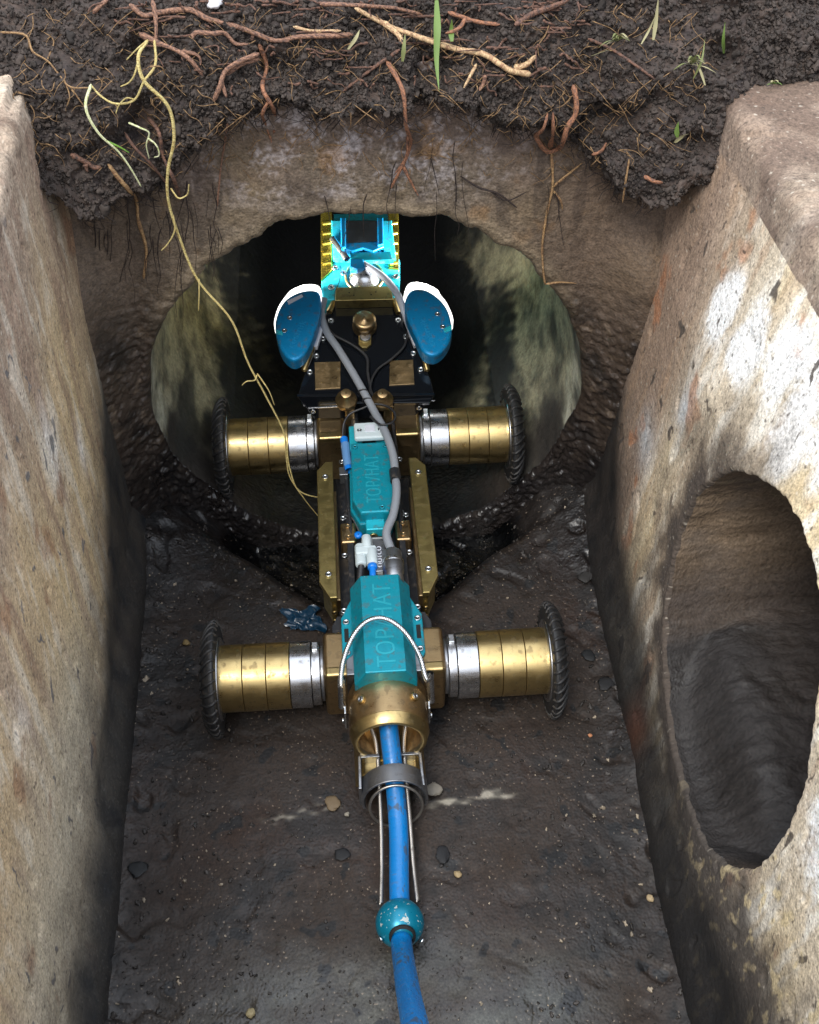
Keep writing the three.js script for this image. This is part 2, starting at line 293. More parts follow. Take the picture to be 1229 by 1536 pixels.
  const lm = maps(700, 500, (u, v, o) => {
    const th = u * Math.PI * 2, q = Math.pow(v, 1.6) * L, X = Math.cos(th) * 1.3, Y = Math.sin(th) * 1.3, md = fbm(X * 4, Y * 4, q * 14, 4), fi = fbm(X * 34, Y * 34, q * 150, 2), vf = noise(X * 90, Y * 90, q * 380);
    const c = lin(124, 106, 87); o[0] = c[0]; o[1] = c[1]; o[2] = c[2];
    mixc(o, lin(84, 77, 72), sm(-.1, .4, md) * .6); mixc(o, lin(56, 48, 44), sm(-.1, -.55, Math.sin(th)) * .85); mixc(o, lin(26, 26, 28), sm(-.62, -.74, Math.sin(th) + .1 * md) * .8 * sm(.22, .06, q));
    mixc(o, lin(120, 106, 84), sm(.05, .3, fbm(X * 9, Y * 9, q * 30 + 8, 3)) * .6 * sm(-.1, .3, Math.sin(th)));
    const t = 1 + .4 * md + .5 * fi + .4 * vf + .5 * grit(); o[0] *= t; o[1] *= t; o[2] *= t;
     mixc(o, lin(140, 122, 98), sm(.1, .4, fi) * .35 * sm(-.1, .3, Math.sin(th)));
    o[3] = .5 + .4 * md + .45 * fi + .3 * vf; o[4] = .72 + .3 * md;
  }, true);
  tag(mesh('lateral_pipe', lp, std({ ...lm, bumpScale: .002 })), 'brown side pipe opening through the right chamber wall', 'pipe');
}

// back wall with the sewer mouth ------------------------------------------------
const mouthR = (th) => PR + .004 * noise(Math.cos(th) * 4, Math.sin(th) * 4, 2) + sm(.2, .9, Math.sin(th)) * (.011 * noise(Math.cos(th) * 6, Math.sin(th) * 6, 6) + .0022 * noise(Math.cos(th) * 24, Math.sin(th) * 24, 3) + .001 * noise(Math.cos(th) * 60, Math.sin(th) * 60, 13));
{
  const X0 = -.40, X1 = .46, Y0 = -.12, Y1 = .69;
  const low = (x, y) => sm(.46, .30, y + .05 * fbm(x * 9, y * 9, 71, 3));     // rough eroded lower wall
  const pt0 = (x, y) => {
    const th = Math.atan2(y - PY, x - PX), d = Math.hypot(x - PX, y - PY) - mouthR(th);
    let z = ZB + .003 * fbm(x * 10, y * 10, 72, 3) + .002 * fbm(x * 70, y * 70, 73, 3);
    z += low(x, y) * (.006 * fbm(x * 16, y * 16, 74, 4) + .004 * Math.abs(noise(x * 60, y * 60, 75)) + .0055 * fbm(x * 95, y * 95, 76, 2));
    z += .05 * Math.pow(sm(.25, .35, x), 2) * sm(.52, .40, y) + .05 * Math.pow(sm(-.25, -.345, x), 2) * sm(.52, .40, y);
    const rho = .010 + .008 * sm(.3, .9, Math.sin(th)); if (d < rho) { const q = 1 - clamp(d / rho); z -= rho * (1 - Math.sqrt(Math.max(0, 1 - q * q))); }
    return V(x, y, z);
  };
  const g = ringSheet(1000, 170, PX, PY, mouthR, [X0, X1, Y0, Y1], pt0);
  const m = maps(900, 950, (u, v, o) => {
    const x = lerp(X0, X1, u), y = lerp(Y0, Y1, v), md = fbm(x * 14, y * 14, 81, 4), fi = fbm(x * 150, y * 150, 82, 2), vf = noise(x * 380, y * 380, 83), hz = noise(x * 8, y * 190, 84), st = fbm(x * 40, y * 5, 85, 3);
    const c = lin(110, 97, 83); o[0] = c[0]; o[1] = c[1]; o[2] = c[2];
    mixc(o, lin(120, 103, 78), sm(0, .3, fbm(x * 6, y * 6, 86, 3)) * .7);
    mixc(o, lin(100, 82, 74), sm(.52, .64, y + .1 * md) * .7);
    mixc(o, lin(92, 74, 60), sm(.1, .3, x) * .7);
    mixc(o, lin(84, 68, 56), sm(-.16, -.3, x) * .5);
    const lime = sm(.50, .56, y) * sm(.2, -.02, Math.abs(x - .0) - .06);
    mixc(o, lin(164, 156, 156), clamp(lime * (sm(-.12, .5, fbm(x * 26, y * 26, 87, 4) + .7 * fi) * .85)));
    mixc(o, lin(136, 100, 58), .45 * sm(.2, .45, fbm(x * 18, y * 18, 88, 4)) * sm(.4, .5, y));
    mixc(o, lin(52, 42, 36), sm(.16, .4, st + .8 * md) * .5 * sm(.38, .5, y));
    const t0 = 1 + .05 * hz; o[0] *= t0; o[1] *= t0; o[2] *= t0;
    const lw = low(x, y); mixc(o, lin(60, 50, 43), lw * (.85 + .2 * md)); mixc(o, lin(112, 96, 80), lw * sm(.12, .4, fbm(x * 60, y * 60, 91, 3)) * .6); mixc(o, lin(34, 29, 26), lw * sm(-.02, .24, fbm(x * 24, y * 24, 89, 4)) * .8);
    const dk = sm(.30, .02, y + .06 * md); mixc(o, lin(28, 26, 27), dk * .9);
    const th = Math.atan2(y - PY, x - PX), d = Math.hypot(x - PX, y - PY) - PR; mixc(o, lin(140, 124, 102), Math.exp(-Math.pow((d - .012) / .012, 2)) * sm(.35, .8, Math.sin(th)) * .7);
    const t = 1 + .4 * md + .5 * fi + .3 * vf + .6 * grit(); o[0] *= t; o[1] *= t; o[2] *= t;
    o[3] = .5 + .45 * md + .4 * fi + .25 * vf + .05 * hz; o[4] = .76 - .25 * lw - .2 * dk + .2 * md;
  });
  tag(mesh('chamber_wall', g, std({ ...m, bumpScale: .0016 })), 'brown end wall with lime bloom round the sewer mouth', 'wall');
  // sewer pipe behind it
  const L = 2.6;
  const sp = sheet(500, 110, (u, v) => {
    const th = u * Math.PI * 2 - Math.PI / 2, q = Math.pow(v, 1.7) * L, R0 = mouthR(th);
    if (v === 0) return pt0(PX + R0 * Math.cos(th), PY + R0 * Math.sin(th));
    let r = lerp(R0, PR + .002, sm(0, .06, q)) + .002 * fbm(Math.cos(th) * 9, Math.sin(th) * 9, q * 12, 3);
    let y = PY + r * Math.sin(th); const x = PX + r * Math.cos(th), silt = -.066 + .006 * fbm(x * 22, q * 12, 7, 3); if (y < silt) y = silt;
    return V(x, y, ZB - .016 - q);
  });
  const sm2 = maps(800, 800, (u, v, o) => {
    const th = u * Math.PI * 2 - Math.PI / 2, q = Math.pow(v, 1.7) * L, X = Math.cos(th), Y = Math.sin(th), md = fbm(X * 5, Y * 5, q * 9, 4), fi = fbm(X * 34, Y * 34, q * 110, 3), vf = noise(X * 110, Y * 110, q * 380), stq = fbm(X * 9, Y * 9, q * 20 + .5, 4);
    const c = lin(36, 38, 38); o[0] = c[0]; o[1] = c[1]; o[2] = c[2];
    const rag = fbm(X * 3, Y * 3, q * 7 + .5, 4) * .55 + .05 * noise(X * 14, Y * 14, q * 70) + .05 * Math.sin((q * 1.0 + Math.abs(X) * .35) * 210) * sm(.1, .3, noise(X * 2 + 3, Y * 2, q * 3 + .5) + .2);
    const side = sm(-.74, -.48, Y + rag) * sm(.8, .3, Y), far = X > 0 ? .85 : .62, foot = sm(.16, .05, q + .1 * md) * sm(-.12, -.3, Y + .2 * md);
    mixc(o, lin(156, 150, 124), clamp(side * sm(far, far * .4, q - .3 * md) * (.85 + 1.5 * stq)) * (1 - .85 * foot));  // pale slime, with the lit look of the sides near the mouth painted in
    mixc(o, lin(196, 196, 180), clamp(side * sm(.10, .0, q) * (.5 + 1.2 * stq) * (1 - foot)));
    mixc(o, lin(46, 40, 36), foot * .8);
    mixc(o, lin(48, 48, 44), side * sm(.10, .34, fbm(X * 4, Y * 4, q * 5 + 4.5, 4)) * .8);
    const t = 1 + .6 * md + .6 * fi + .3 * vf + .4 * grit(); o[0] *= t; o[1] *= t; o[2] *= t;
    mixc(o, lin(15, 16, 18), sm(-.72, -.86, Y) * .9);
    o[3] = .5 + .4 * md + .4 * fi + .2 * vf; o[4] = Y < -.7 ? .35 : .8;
  });
  const pipe = group('sewer_pipe', V(PX, PY, ZB), 'large dark round sewer pipe in the end wall', 'pipe');
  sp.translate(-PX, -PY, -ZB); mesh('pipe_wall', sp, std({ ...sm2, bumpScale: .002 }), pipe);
  const end = new THREE.CylinderGeometry(PR + .03, PR + .03, .02, 48); end.rotateX(Math.PI / 2); end.translate(0, 0, -L - .03); mesh('pipe_bulkhead', end, std({ color: col(.03, .03, .03), roughness: .9 }), pipe);
}
// near wall, behind and below the viewer
{
  const g = sheet(60, 50, (u, v) => { const x = lerp(-.4, .46, u), y = lerp(-.06, .69, v); return V(x, y, .13 + .004 * fbm(x * 12, y * 12, 95, 3)); });
  const b = new THREE.BoxGeometry(.9, .76, .2); b.translate(.03, .31, .25);
  tag(mesh('chamber_wall', merge([g, b]), std({ color: col(.26, .2, .14), roughness: .9 })), 'concrete wall closing the near end of the chamber', 'wall');
}

// ------------------------------------------------------------------ ground and the cut bank of soil
const soilMaps = maps(1024, 512, (u, v, o) => {
  const x = u * 1.9, s = v * .9, md = fbm(x * 16, s * 16, 101, 4), fi = fbm(x * 120, s * 120, 102, 3), vf = noise(x * 420, s * 420, 103);
  const c = lin(58, 47, 41); o[0] = c[0]; o[1] = c[1]; o[2] = c[2];
  mixc(o, lin(92, 76, 66), sm(0, .3, fbm(x * 7, s * 7, 104, 3)) * .6); mixc(o, lin(44, 38, 38), sm(0, .35, md) * .8);
  const t = 1 + .5 * fi + .4 * vf + .5 * grit(); o[0] *= t; o[1] *= t; o[2] *= t; o[3] = .5 + .5 * fi + .3 * vf; o[4] = .74 + .3 * md;
});
{
  const s = new THREE.Shape([[-60, -60], [60, -60], [60, 60], [-60, 60]].map((p) => new THREE.Vector2(...p)));
  s.holes.push(new THREE.Path([[-.60, -.33], [.68, -.33], [.68, 1.88], [-.60, 1.88]].map((p) => new THREE.Vector2(...p))));
  const g = new THREE.ShapeGeometry(s); g.rotateX(-Math.PI / 2); g.translate(0, .62, 0);
  tag(mesh('ground', g, std({ color: col(.06, .055, .04), roughness: .95 })), 'open ground round the excavated chamber', null, null, 'structure');
}
const hang = [[-60, 262], [60, 272], [95, 284], [140, 325], [200, 320], [250, 300], [290, 250], [330, 198], [430, 178], [510, 192], [600, 172], [700, 182], [760, 205], [850, 215], [895, 262], [930, 315], [985, 305], [1015, 284], [1045, 270], [1240, 262]]
  .map(([px, py]) => { const p = atZ(px, py - (py > 230 ? 16 : 4), -1.185); return [p.x, p.y]; });
function cells(x, y, z) { // distance to the nearest of scattered points, for lumps
  const X = Math.floor(x), Y = Math.floor(y), Z = Math.floor(z); let m = 9;
  for (let i = -1; i <= 1; i++) for (let j = -1; j <= 1; j++) for (let k = -1; k <= 1; k++) {
    const h = PERM[PERM[PERM[X + i & 255] + Y + j & 255] + Z + k & 255], a = X + i + PERM[h] / 256 - x, b = Y + j + PERM[h + 57] / 256 - y, c = Z + k + PERM[h + 131] / 256 - z; m = Math.min(m, a * a + b * b + c * c);
  }
  return Math.sqrt(m);
}
const soilPt = (u, v, lumps = true) => {
  const x = lerp(-.85, 1.05, u);
  const onL = sm(-.356, -.41, x), onR = sm(.395, .44, x), yb = lerp(lerp(interp(hang, x), .685, onL), .645, onR) + .026 * fbm(x * 15, 2, 4, 5) + .007 * noise(x * 140, 3, 8);
  const zf = lerp(ZB + .036 + .02 * noise(x * 7, 5, 2) + .05 * (sm(-.2, -.3, x) + sm(.24, .32, x)) * (1 - onL) * (1 - onR), -1.195, Math.max(onL, onR));
  const crest = .765 + .012 * noise(x * 5, 9);
  const P = [[0, ZB - .02, yb + .004], [.07, ZB + .012, yb - .002], [.16, zf, yb + .018], [.45, lerp(zf - .012, -1.225, .5), lerp(yb + .02, .72, .75)], [.62, -1.245, crest - .015], [.78, -1.34, crest + .02], [1, -2.2, .60]];
  let i = 1; while (i < P.length - 1 && v > P[i][0]) i++;
  const a = P[i - 1], b = P[i], t = (v - a[0]) / (b[0] - a[0]); let z = lerp(a[1], b[1], t), y = lerp(a[2], b[2], t);
  if (lumps) {
    const k = sm(0, .12, v) * (1 - .5 * sm(.8, 1, v)), m1 = fbm(x * 11, y * 11, z * 11, 3), r1 = .5 - Math.abs(noise(x * 34, y * 34, z * 34)), r2 = .5 - Math.abs(noise(x * 80 + 3, y * 80, z * 80)), r3 = noise(x * 190, y * 190, z * 190);
    const hole = Math.max(0, noise(x * 17 + 8, y * 17, 44) - .28);
    const w1 = cells(x * 42, y * 42, z * 42), w2 = cells(x * 105 + 5, y * 105, z * 105);
    const d = k * (.030 * m1 + .012 * r1 + .009 * (.6 - w1) + .0055 * (.6 - w2) + .005 * r2 + .003 * r3 - .09 * hole);
    z += d * .85; y += d * .45 * sm(.1, .5, v);
  }
  return V(x, y, z);
};
const soilGeo = sheet(760, 260, (u, v) => soilPt(u, v));
const soil = tag(mesh('soil_bank', soilGeo, std({ ...soilMaps, bumpScale: .002 })), 'dark crumbly cut soil bank hanging over the end wall', null, null, 'structure');
{
  const shapes = []; // crumbs of soil
  for (let k = 0; k < 4; k++) {
    const g = mergeVertices(new THREE.IcosahedronGeometry(1, 1).deleteAttribute('uv').deleteAttribute('normal')), p = g.attributes.position;
    for (let i = 0; i < p.count; i++) { const s = 1 + 1.15 * noise(p.getX(i) * 1.7 + k * 9 + .3, p.getY(i) * 1.7, p.getZ(i) * 1.7 + .4); p.setXYZ(i, p.getX(i) * s * 1.3, p.getY(i) * s * .75, p.getZ(i) * s); }
    g.computeVertexNormals(); shapes.push(g);
  }
  const mat = std({ color: 0xffffff, roughness: .85 }), M = new THREE.Matrix4(), Q = new THREE.Quaternion(), c = new THREE.Color();
  for (let k = 0; k < 4; k++) {
    const N = 9000, im = new THREE.InstancedMesh(shapes[k], mat, N);
    for (let i = 0; i < N; i++) {
      const u = rr(.24, .93), v = .02 + .68 * Math.pow(rnd(), .9), p = soilPt(u, v), r = .0008 + .0016 * Math.pow(rnd(), 1.6) + (rnd() < .02 ? rr(.001, .003) : 0);
      Q.setFromEuler(new THREE.Euler(rr(0, 6), rr(0, 6), rr(0, 6))); M.compose(p.add(V(0, r * .2, r * .5)), Q, V(r, r, r)); im.setMatrixAt(i, M);
      const t = rr(.5, 1.5); c.setRGB(.046 * t, .035 * t, .029 * t); im.setColorAt(i, c);
    }
    im.name = k ? 'soil_crumbs_00' + k : 'soil_crumbs'; im.castShadow = im.receiveShadow = true; scene.add(im); tag(im, 'loose dark soil crumbs on the cut bank', null, null, 'stuff');
  }
  // grit on the chamber floor
  const N = 2600, im = new THREE.InstancedMesh(shapes[1], std({ color: 0xffffff, roughness: .6 }), N);
  for (let i = 0; i < N; i++) {
    const x = rr(-.32, .32), z = rr(-1.2, -.35), e = Math.pow(Math.abs(x) / .32, 2); const r = .0008 + .0022 * Math.pow(rnd(), 3) * (.5 + e);
    Q.setFromEuler(new THREE.Euler(rr(0, 6), rr(0, 6), rr(0, 6))); M.compose(V(x, floorY(x, z) + r * .3, z), Q, V(r, r * .8, r)); im.setMatrixAt(i, M);
    const q = rnd(), t = rr(.5, 1.4); if (q < .09) c.setRGB(.28 * t, .23 * t, .17 * t); else c.setRGB(.035 * t, .03 * t, .027 * t); im.setColorAt(i, c);
  }
  im.name = 'floor_grit'; im.castShadow = im.receiveShadow = true; scene.add(im); tag(im, 'fine grit strewn over the muddy chamber floor', null, null, 'stuff');
}
// ------------------------------------------------------------------ roots, stems, blades and stones
const caster = new THREE.Raycaster();
const soilHit = (() => { // where a sight line meets the soil, by marching the bank's own grid
  const p = soilGeo.attributes.position, cell = .01, grid = new Map(), key = (x, y) => Math.round(x / cell) * 4096 + Math.round(y / cell);
  for (let i = 0; i < p.count; i++) { const k = key(p.getX(i), p.getY(i)), z = p.getZ(i); if (z > -1.5 && (!grid.has(k) || grid.get(k) < z)) grid.set(k, z); }
  return (px, py, lift) => {
    const r = ray(px, py);
    for (let z = -.95; z > -1.45; z -= .002) { const t = (z - CAM.z) / r.z, q = CAM.clone().addScaledVector(r, t), g = grid.get(key(q.x, q.y)); if ((g !== undefined && z <= g + lift) || z < ZB + lift && q.y < .62) return q; }
    return atZ(px, py, -1.2);
  };
})();
// a root: tapering, knotty tube through points
function rootGeo(pts, r0, r1, seg, knots = .38, sides = 8) {
  if (pts.length > 2 && sides === 8) { const wig = Math.min(.0035, r0 * 1.2); pts = pts.map((p, i) => i && i < pts.length - 1 ? p.clone().add(V(rr(-wig, wig), rr(-wig, wig), rr(0, wig))) : p); }
  const c = new THREE.CatmullRomCurve3(pts, false, 'centripetal'), n = seg || Math.max(10, Math.round(c.getLength() / .004)), fr = c.computeFrenetFrames(n, false), P = [], U = [], I = [], sd = rr(0, 50);
  for (let i = 0; i <= n; i++) {
    const t = i / n, o = c.getPointAt(t);
    for (let j = 0; j <= sides; j++) {
      const a = j / sides * Math.PI * 2, r = lerp(r0, r1, t) * (1 + knots * noise(t * n * .16 + sd, Math.cos(a) + sd, .5) + knots * .5 * noise(t * n * .5, sd + Math.sin(a), 3.5)) * (i === 0 || i === n ? .35 : 1);
      const q = o.clone().addScaledVector(fr.normals[i], r * Math.cos(a)).addScaledVector(fr.binormals[i], r * Math.sin(a)); P.push(q.x, q.y, q.z); U.push(j / sides, t * c.getLength() / .06);
    }
  }
  for (let i = 0; i < n; i++) for (let j = 0; j < sides; j++) { const a = i * (sides + 1) + j, b = a + sides + 1; I.push(a, b, a + 1, b, b + 1, a + 1); }
  const g = new THREE.BufferGeometry(); g.setAttribute('position', new THREE.Float32BufferAttribute(P, 3)); g.setAttribute('uv', new THREE.Float32BufferAttribute(U, 2)); g.setIndex(I); g.computeVertexNormals(); return g;
}
function bark(a, b, gr) { const m = maps(64, 256, (u, v, o) => { const n = fbm(Math.cos(u * 6.28) * 1.3 + gr, v * 14, 3, 3), f = noise(Math.cos(u * 6.28) * 3, v * 60, 5); o[0] = a[0]; o[1] = a[1]; o[2] = a[2]; mixc(o, b, sm(-.2, .35, n)); const t = 1 + .5 * f; o[0] *= t; o[1] *= t; o[2] *= t; o[3] = .5 + .5 * n + .3 * f; o[4] = .75; }, true); return std({ ...m, bumpScale: .0012 }); }
const RM = { red: bark(lin(146, 108, 86), lin(84, 62, 54), 1), orange: bark(lin(152, 104, 76), lin(104, 74, 60), 4), pale: bark(lin(196, 166, 126), lin(150, 112, 84), 7), tan: bark(lin(160, 128, 88), lin(112, 82, 58), 9), brown: bark(lin(112, 80, 64), lin(72, 56, 50), 11), yellow: bark(lin(206, 190, 128), lin(172, 146, 86), 13), white: bark(lin(216, 214, 176), lin(176, 184, 120), 15), dark: bark(lin(52, 40, 36), lin(34, 28, 27), 17), green: bark(lin(110, 150, 52), lin(84, 122, 40), 19), straw: bark(lin(190, 176, 120), lin(150, 140, 84), 21) };
const RT_W = (w) => w * .43 / 1300; // half a width in photograph pixels, as metres at the bank
function root(name, label, cat, m, w0, w1, px, grp, kids) {
  const lift = RT_W(w0) * .9 + .003, g = [px, ...(kids || [])].map((l, k) => rootGeo(l.map(([x, y]) => soilHit(x, y, lift)), RT_W(k ? w1 * 1.2 : w0), RT_W(k ? w1 * .6 : w1)));
  return tag(mesh(name, g.length > 1 ? merge(g) : g[0], RM[m]), label, cat, grp);
}
root('root', 'long thick reddish root lying wavy along the top of the soil bank', 'root', 'red', 9, 7, [[194, 6], [217, 20], [237, 15], [282, 15], [313, 23], [363, 38], [383, 50], [418, 55], [454, 50], [504, 49], [530, 52]]);
root('root', 'short upright reddish root crossing the long wavy root at upper left', 'root', 'red', 8, 6, [[229, 0], [233, 30], [234, 62]]);
root('root', 'stout reddish root slanting down to the right, split at its end', 'root', 'red', 9, 6, [[209, 50], [237, 58], [272, 76], [292, 93], [305, 114]], null, [[[272, 76], [296, 84], [301, 98]]]);
root('root', 'knobbly red root lying just below the long wavy root', 'root', 'red', 8, 6, [[290, 58], [294, 50], [323, 50], [340, 46], [353, 60], [373, 66]]);
root('root', 'split red root bent like a bow pointing down left below the long root', 'root', 'red', 9, 7, [[389, 80], [358, 91], [340, 106], [332, 128], [321, 152]], null, [[[389, 88], [362, 97], [338, 115]], [[333, 122], [340, 146]]]);
root('root', 'orange brown root hanging straight down the soil beside the bow shaped root', 'root', 'orange', 7, 5, [[389, 66], [397, 95], [398, 131], [408, 156], [410, 180], [411, 200]], null, [[[404, 150], [395, 165], [398, 190], [408, 214]]]);
root('broken_branch', 'long pale barkless stick lying across the top of the soil with a forked end', 'branch', 'pale', 8, 10, [[532, 12], [575, 32], [638, 58], [690, 70], [724, 82], [766, 101], [797, 112]], null, [[[770, 102], [788, 95], [804, 83]], [[575, 32], [596, 52], [604, 66]]]);
root('root', 'thin brown root lying aslant below the pale stick', 'root', 'brown', 6, 5, [[600, 74], [554, 101], [514, 137]]);
root('root', 'ragged reddish root hanging over the middle of the end wall', 'root', 'orange', 7, 5, [[580, 90], [593, 112], [605, 141], [612, 181], [612, 217], [600, 250], [586, 283]], null, [[[612, 200], [607, 232], [592, 262]], [[604, 246], [612, 262], [628, 294]]]);
root('root', 'thick curled orange root like a hook on the right of the soil bank', 'root', 'orange', 10, 7, [[860, 127], [864, 150], [863, 171], [856, 190], [846, 207], [834, 220], [821, 225], [803, 205]], null, [[[803, 205], [812, 185], [822, 170]], [[826, 220], [829, 190], [830, 168]]]);
root('root', 'slender brown root hanging down the end wall below the hooked root', 'root', 'tan', 5, 4, [[827, 224], [827, 274], [821, 317], [812, 366], [812, 405], [818, 427]], null, [[[827, 282], [848, 262], [874, 244]], [[818, 426], [840, 424], [865, 425]], [[829, 285], [842, 300], [844, 315]]]);
root('root', 'brown root stub pointing up right at the top of the soil bank', 'root', 'brown', 10, 9, [[772, 38], [803, 18], [846, 0], [856, -6]]);
root('root', 'thin brown twig aslant on the soil at upper right', 'twig', 'brown', 5, 4, [[882, 58], [912, 70], [943, 88], [983, 119]]);
root('root', 'straight brown root at the very top edge left of the pale stick', 'root', 'red', 7, 5, [[480, 6], [541, 9], [600, 14], [634, 22]]);
root('root', 'short brown root under the upper right end of the pale stick', 'root', 'orange', 7, 6, [[672, 18], [715, 30], [750, 37]], null, [[[700, 26], [690, 44], [668, 50]]]);
root('root', 'torn red root stub sticking out of the soil in the left corner', 'root', 'brown', 9, 7, [[106, 231], [131, 246], [140, 252], [152, 250]], null, [[[128, 246], [132, 258]]]);
root('root', 'long brown root running down the left side of the end wall', 'root', 'tan', 7, 5, [[162, 246], [178, 266], [192, 282], [205, 305], [210, 330], [217, 373], [216, 418]]);
root('root', 'thin reddish root crossing behind the long yellow stem', 'root', 'brown', 5, 4, [[187, 198], [200, 220], [217, 237], [252, 276]]);
root('root', 'dark red root hidden among small white shoots in the left soil', 'root', 'brown', 7, 6, [[222, 176], [236, 200], [246, 232], [256, 262], [272, 300]]);
root('root', 'tangled thin tan root straggling over the soil at far left', 'root', 'tan', 3.6, 2.4, [[0, 48], [40, 55], [52, 78], [71, 91], [90, 112], [106, 131], [136, 132]], null, [[[71, 91], [80, 60], [62, 46]], [[96, 118], [104, 145], [100, 160]], [[106, 131], [124, 158], [130, 166]]]);
root('root', 'faint red root trailing down the lime stained wall', 'root', 'red', 4, 3, [[342, 185], [336, 220], [330, 260], [326, 310]]);
root('root', 'thin dark root lying on the end wall right of the sewer crown', 'root', 'dark', 4, 3, [[690, 264], [720, 280], [745, 290], [776, 312]], null, [[[735, 286], [760, 300], [790, 288]]]);
root('twig', 'bleached twig beside the pale stick near the top', 'twig', 'pale', 6, 4, [[440, 40], [470, 44], [512, 46]]);
root('twig', 'grey splinter standing in the soil below the pale stick', 'twig', 'pale', 6, 4, [[715, 96], [706, 112], [696, 132]]);
root('twig', 'short orange chip of root low in the right soil', 'twig', 'orange', 6, 4, [[888, 232], [900, 224], [910, 214]]);
root('twig', 'dark twig stuck upright beside the right soil lump', 'twig', 'tan', 4, 3, [[944, 238], [938, 270], [934, 304]]);
root('twig', 'orange chip lying at the foot of the right soil lump', 'twig', 'orange', 8, 5, [[966, 264], [982, 268], [994, 274]]);
root('twig', 'red twig end poking up left of the grass blade', 'twig', 'red', 7, 5, [[728, 112], [722, 126], [719, 136]]);
root('root', 'reddish root running off the top edge at left', 'root', 'red', 7, 5, [[140, 20], [152, 8], [166, -4]]);
{ // pale living stems
  const free = (list) => list.map(([x, y, z]) => atZ(x, y, z));
  const s = group('hanging_stem', atZ(222, 60, -1.17), 'long pale yellow stem hanging from the soil down to the robot', 'plant stem'), b = s.position;
  const addS = (name, g, m) => mesh(name, g.translate(-b.x, -b.y, -b.z), m, s);
  addS('stem', rootGeo(free([[222, 60, -1.165], [209, 86, -1.145], [217, 116, -1.14], [252, 161, -1.14], [260, 202, -1.14], [255, 252, -1.145], [255, 297, -1.15], [267, 353, -1.155], [300, 420, -1.155], [345, 480, -1.15], [372, 542, -1.15], [400, 592, -1.15], [428, 650, -1.15], [436, 700, -1.15], [450, 733, -1.15], [478, 745, -1.16], [490, 744, -1.165]]), RT_W(5.6), RT_W(2.6), 240, .12), RM.yellow);
  addS('stem', rootGeo(free([[232, 60, -1.165], [234, 96, -1.15], [217, 121, -1.14], [202, 151, -1.14], [171, 154, -1.145], [150, 143, -1.15], [137, 128, -1.155]]), RT_W(4), RT_W(3), 90, .12), RM.yellow);
  addS('stem_branch', rootGeo(free([[428, 650, -1.15], [430, 692, -1.148], [434, 715, -1.148], [456, 748, -1.15], [479, 776, -1.156]]), RT_W(3), RT_W(2), 60, .12), RM.yellow);
  addS('stem_branch', rootGeo(free([[386, 562, -1.15], [382, 570, -1.145], [370, 572, -1.14], [363, 578, -1.14]]), RT_W(3), RT_W(2), 30, .1), RM.yellow);
  addS('stem_branch', rootGeo(free([[386, 560, -1.15], [404, 585, -1.145], [412, 608, -1.145]]), RT_W(3), RT_W(1.6), 30, .1), RM.yellow);
  addS('stem_branch', rootGeo(free([[299, 418, -1.155], [300, 440, -1.15], [298, 466, -1.15]]), RT_W(3), RT_W(2), 30, .1), RM.yellow);
  addS('stem_branch', rootGeo(free([[260, 322, -1.152], [262, 345, -1.15], [252, 365, -1.15], [242, 376, -1.15]]), RT_W(3), RT_W(2), 30, .1), RM.yellow);
  addS('stem_branch', rootGeo(free([[256, 282, -1.15], [268, 296, -1.145], [280, 294, -1.145], [284, 276, -1.14]]), RT_W(3), RT_W(2), 40, .1), RM.yellow);
  addS('stem_branch', rootGeo(free([[204, 150, -1.14], [190, 146, -1.138], [180, 156, -1.14], [174, 170, -1.14]]), RT_W(2.6), RT_W(1.8), 40, .1), RM.yellow);
  addS('stem_branch', rootGeo(free([[208, 90, -1.145], [203, 112, -1.14], [195, 124, -1.14], [181, 130, -1.145]]), RT_W(3), RT_W(2), 40, .1), RM.yellow);
  addS('stem_branch', rootGeo(free([[222, 60, -1.165], [205, 72, -1.15], [190, 90, -1.15]]), RT_W(2.6), RT_W(1.6), 30, .1), RM.yellow);
  addS('stem_branch', rootGeo(free([[225, 100, -1.14], [240, 98, -1.14], [248, 112, -1.145]]), RT_W(2.6), RT_W(1.6), 30, .1), RM.tan);
  for (const [label, list, w, m] of [
    ['white green shoot curving down from the yellow stem loop at left', [[137, 126, -1.15], [131, 161, -1.135], [146, 197, -1.13], [177, 228, -1.13], [196, 252, -1.13], [212, 280, -1.13]], 5, 'white'],
    ['small bright green blade branching off the white shoot', [[160, 212, -1.132], [176, 219, -1.13], [194, 229, -1.13]], 4, 'green'],
    ['small white curled shoots tangled in the left soil corner', [[193, 184, -1.14], [210, 190, -1.135], [222, 197, -1.135], [221, 216, -1.135], [224, 238, -1.135]], 3.4, 'white'],
    ['hooked white shoot beside the small curled shoots', [[222, 207, -1.134], [234, 216, -1.132], [237, 232, -1.132], [231, 236, -1.132]], 3.2, 'white']])
    tag(mesh('shoot', rootGeo(free(list), RT_W(w), RT_W(w * .45), 50, .08), RM[m]), label, 'shoot');
}
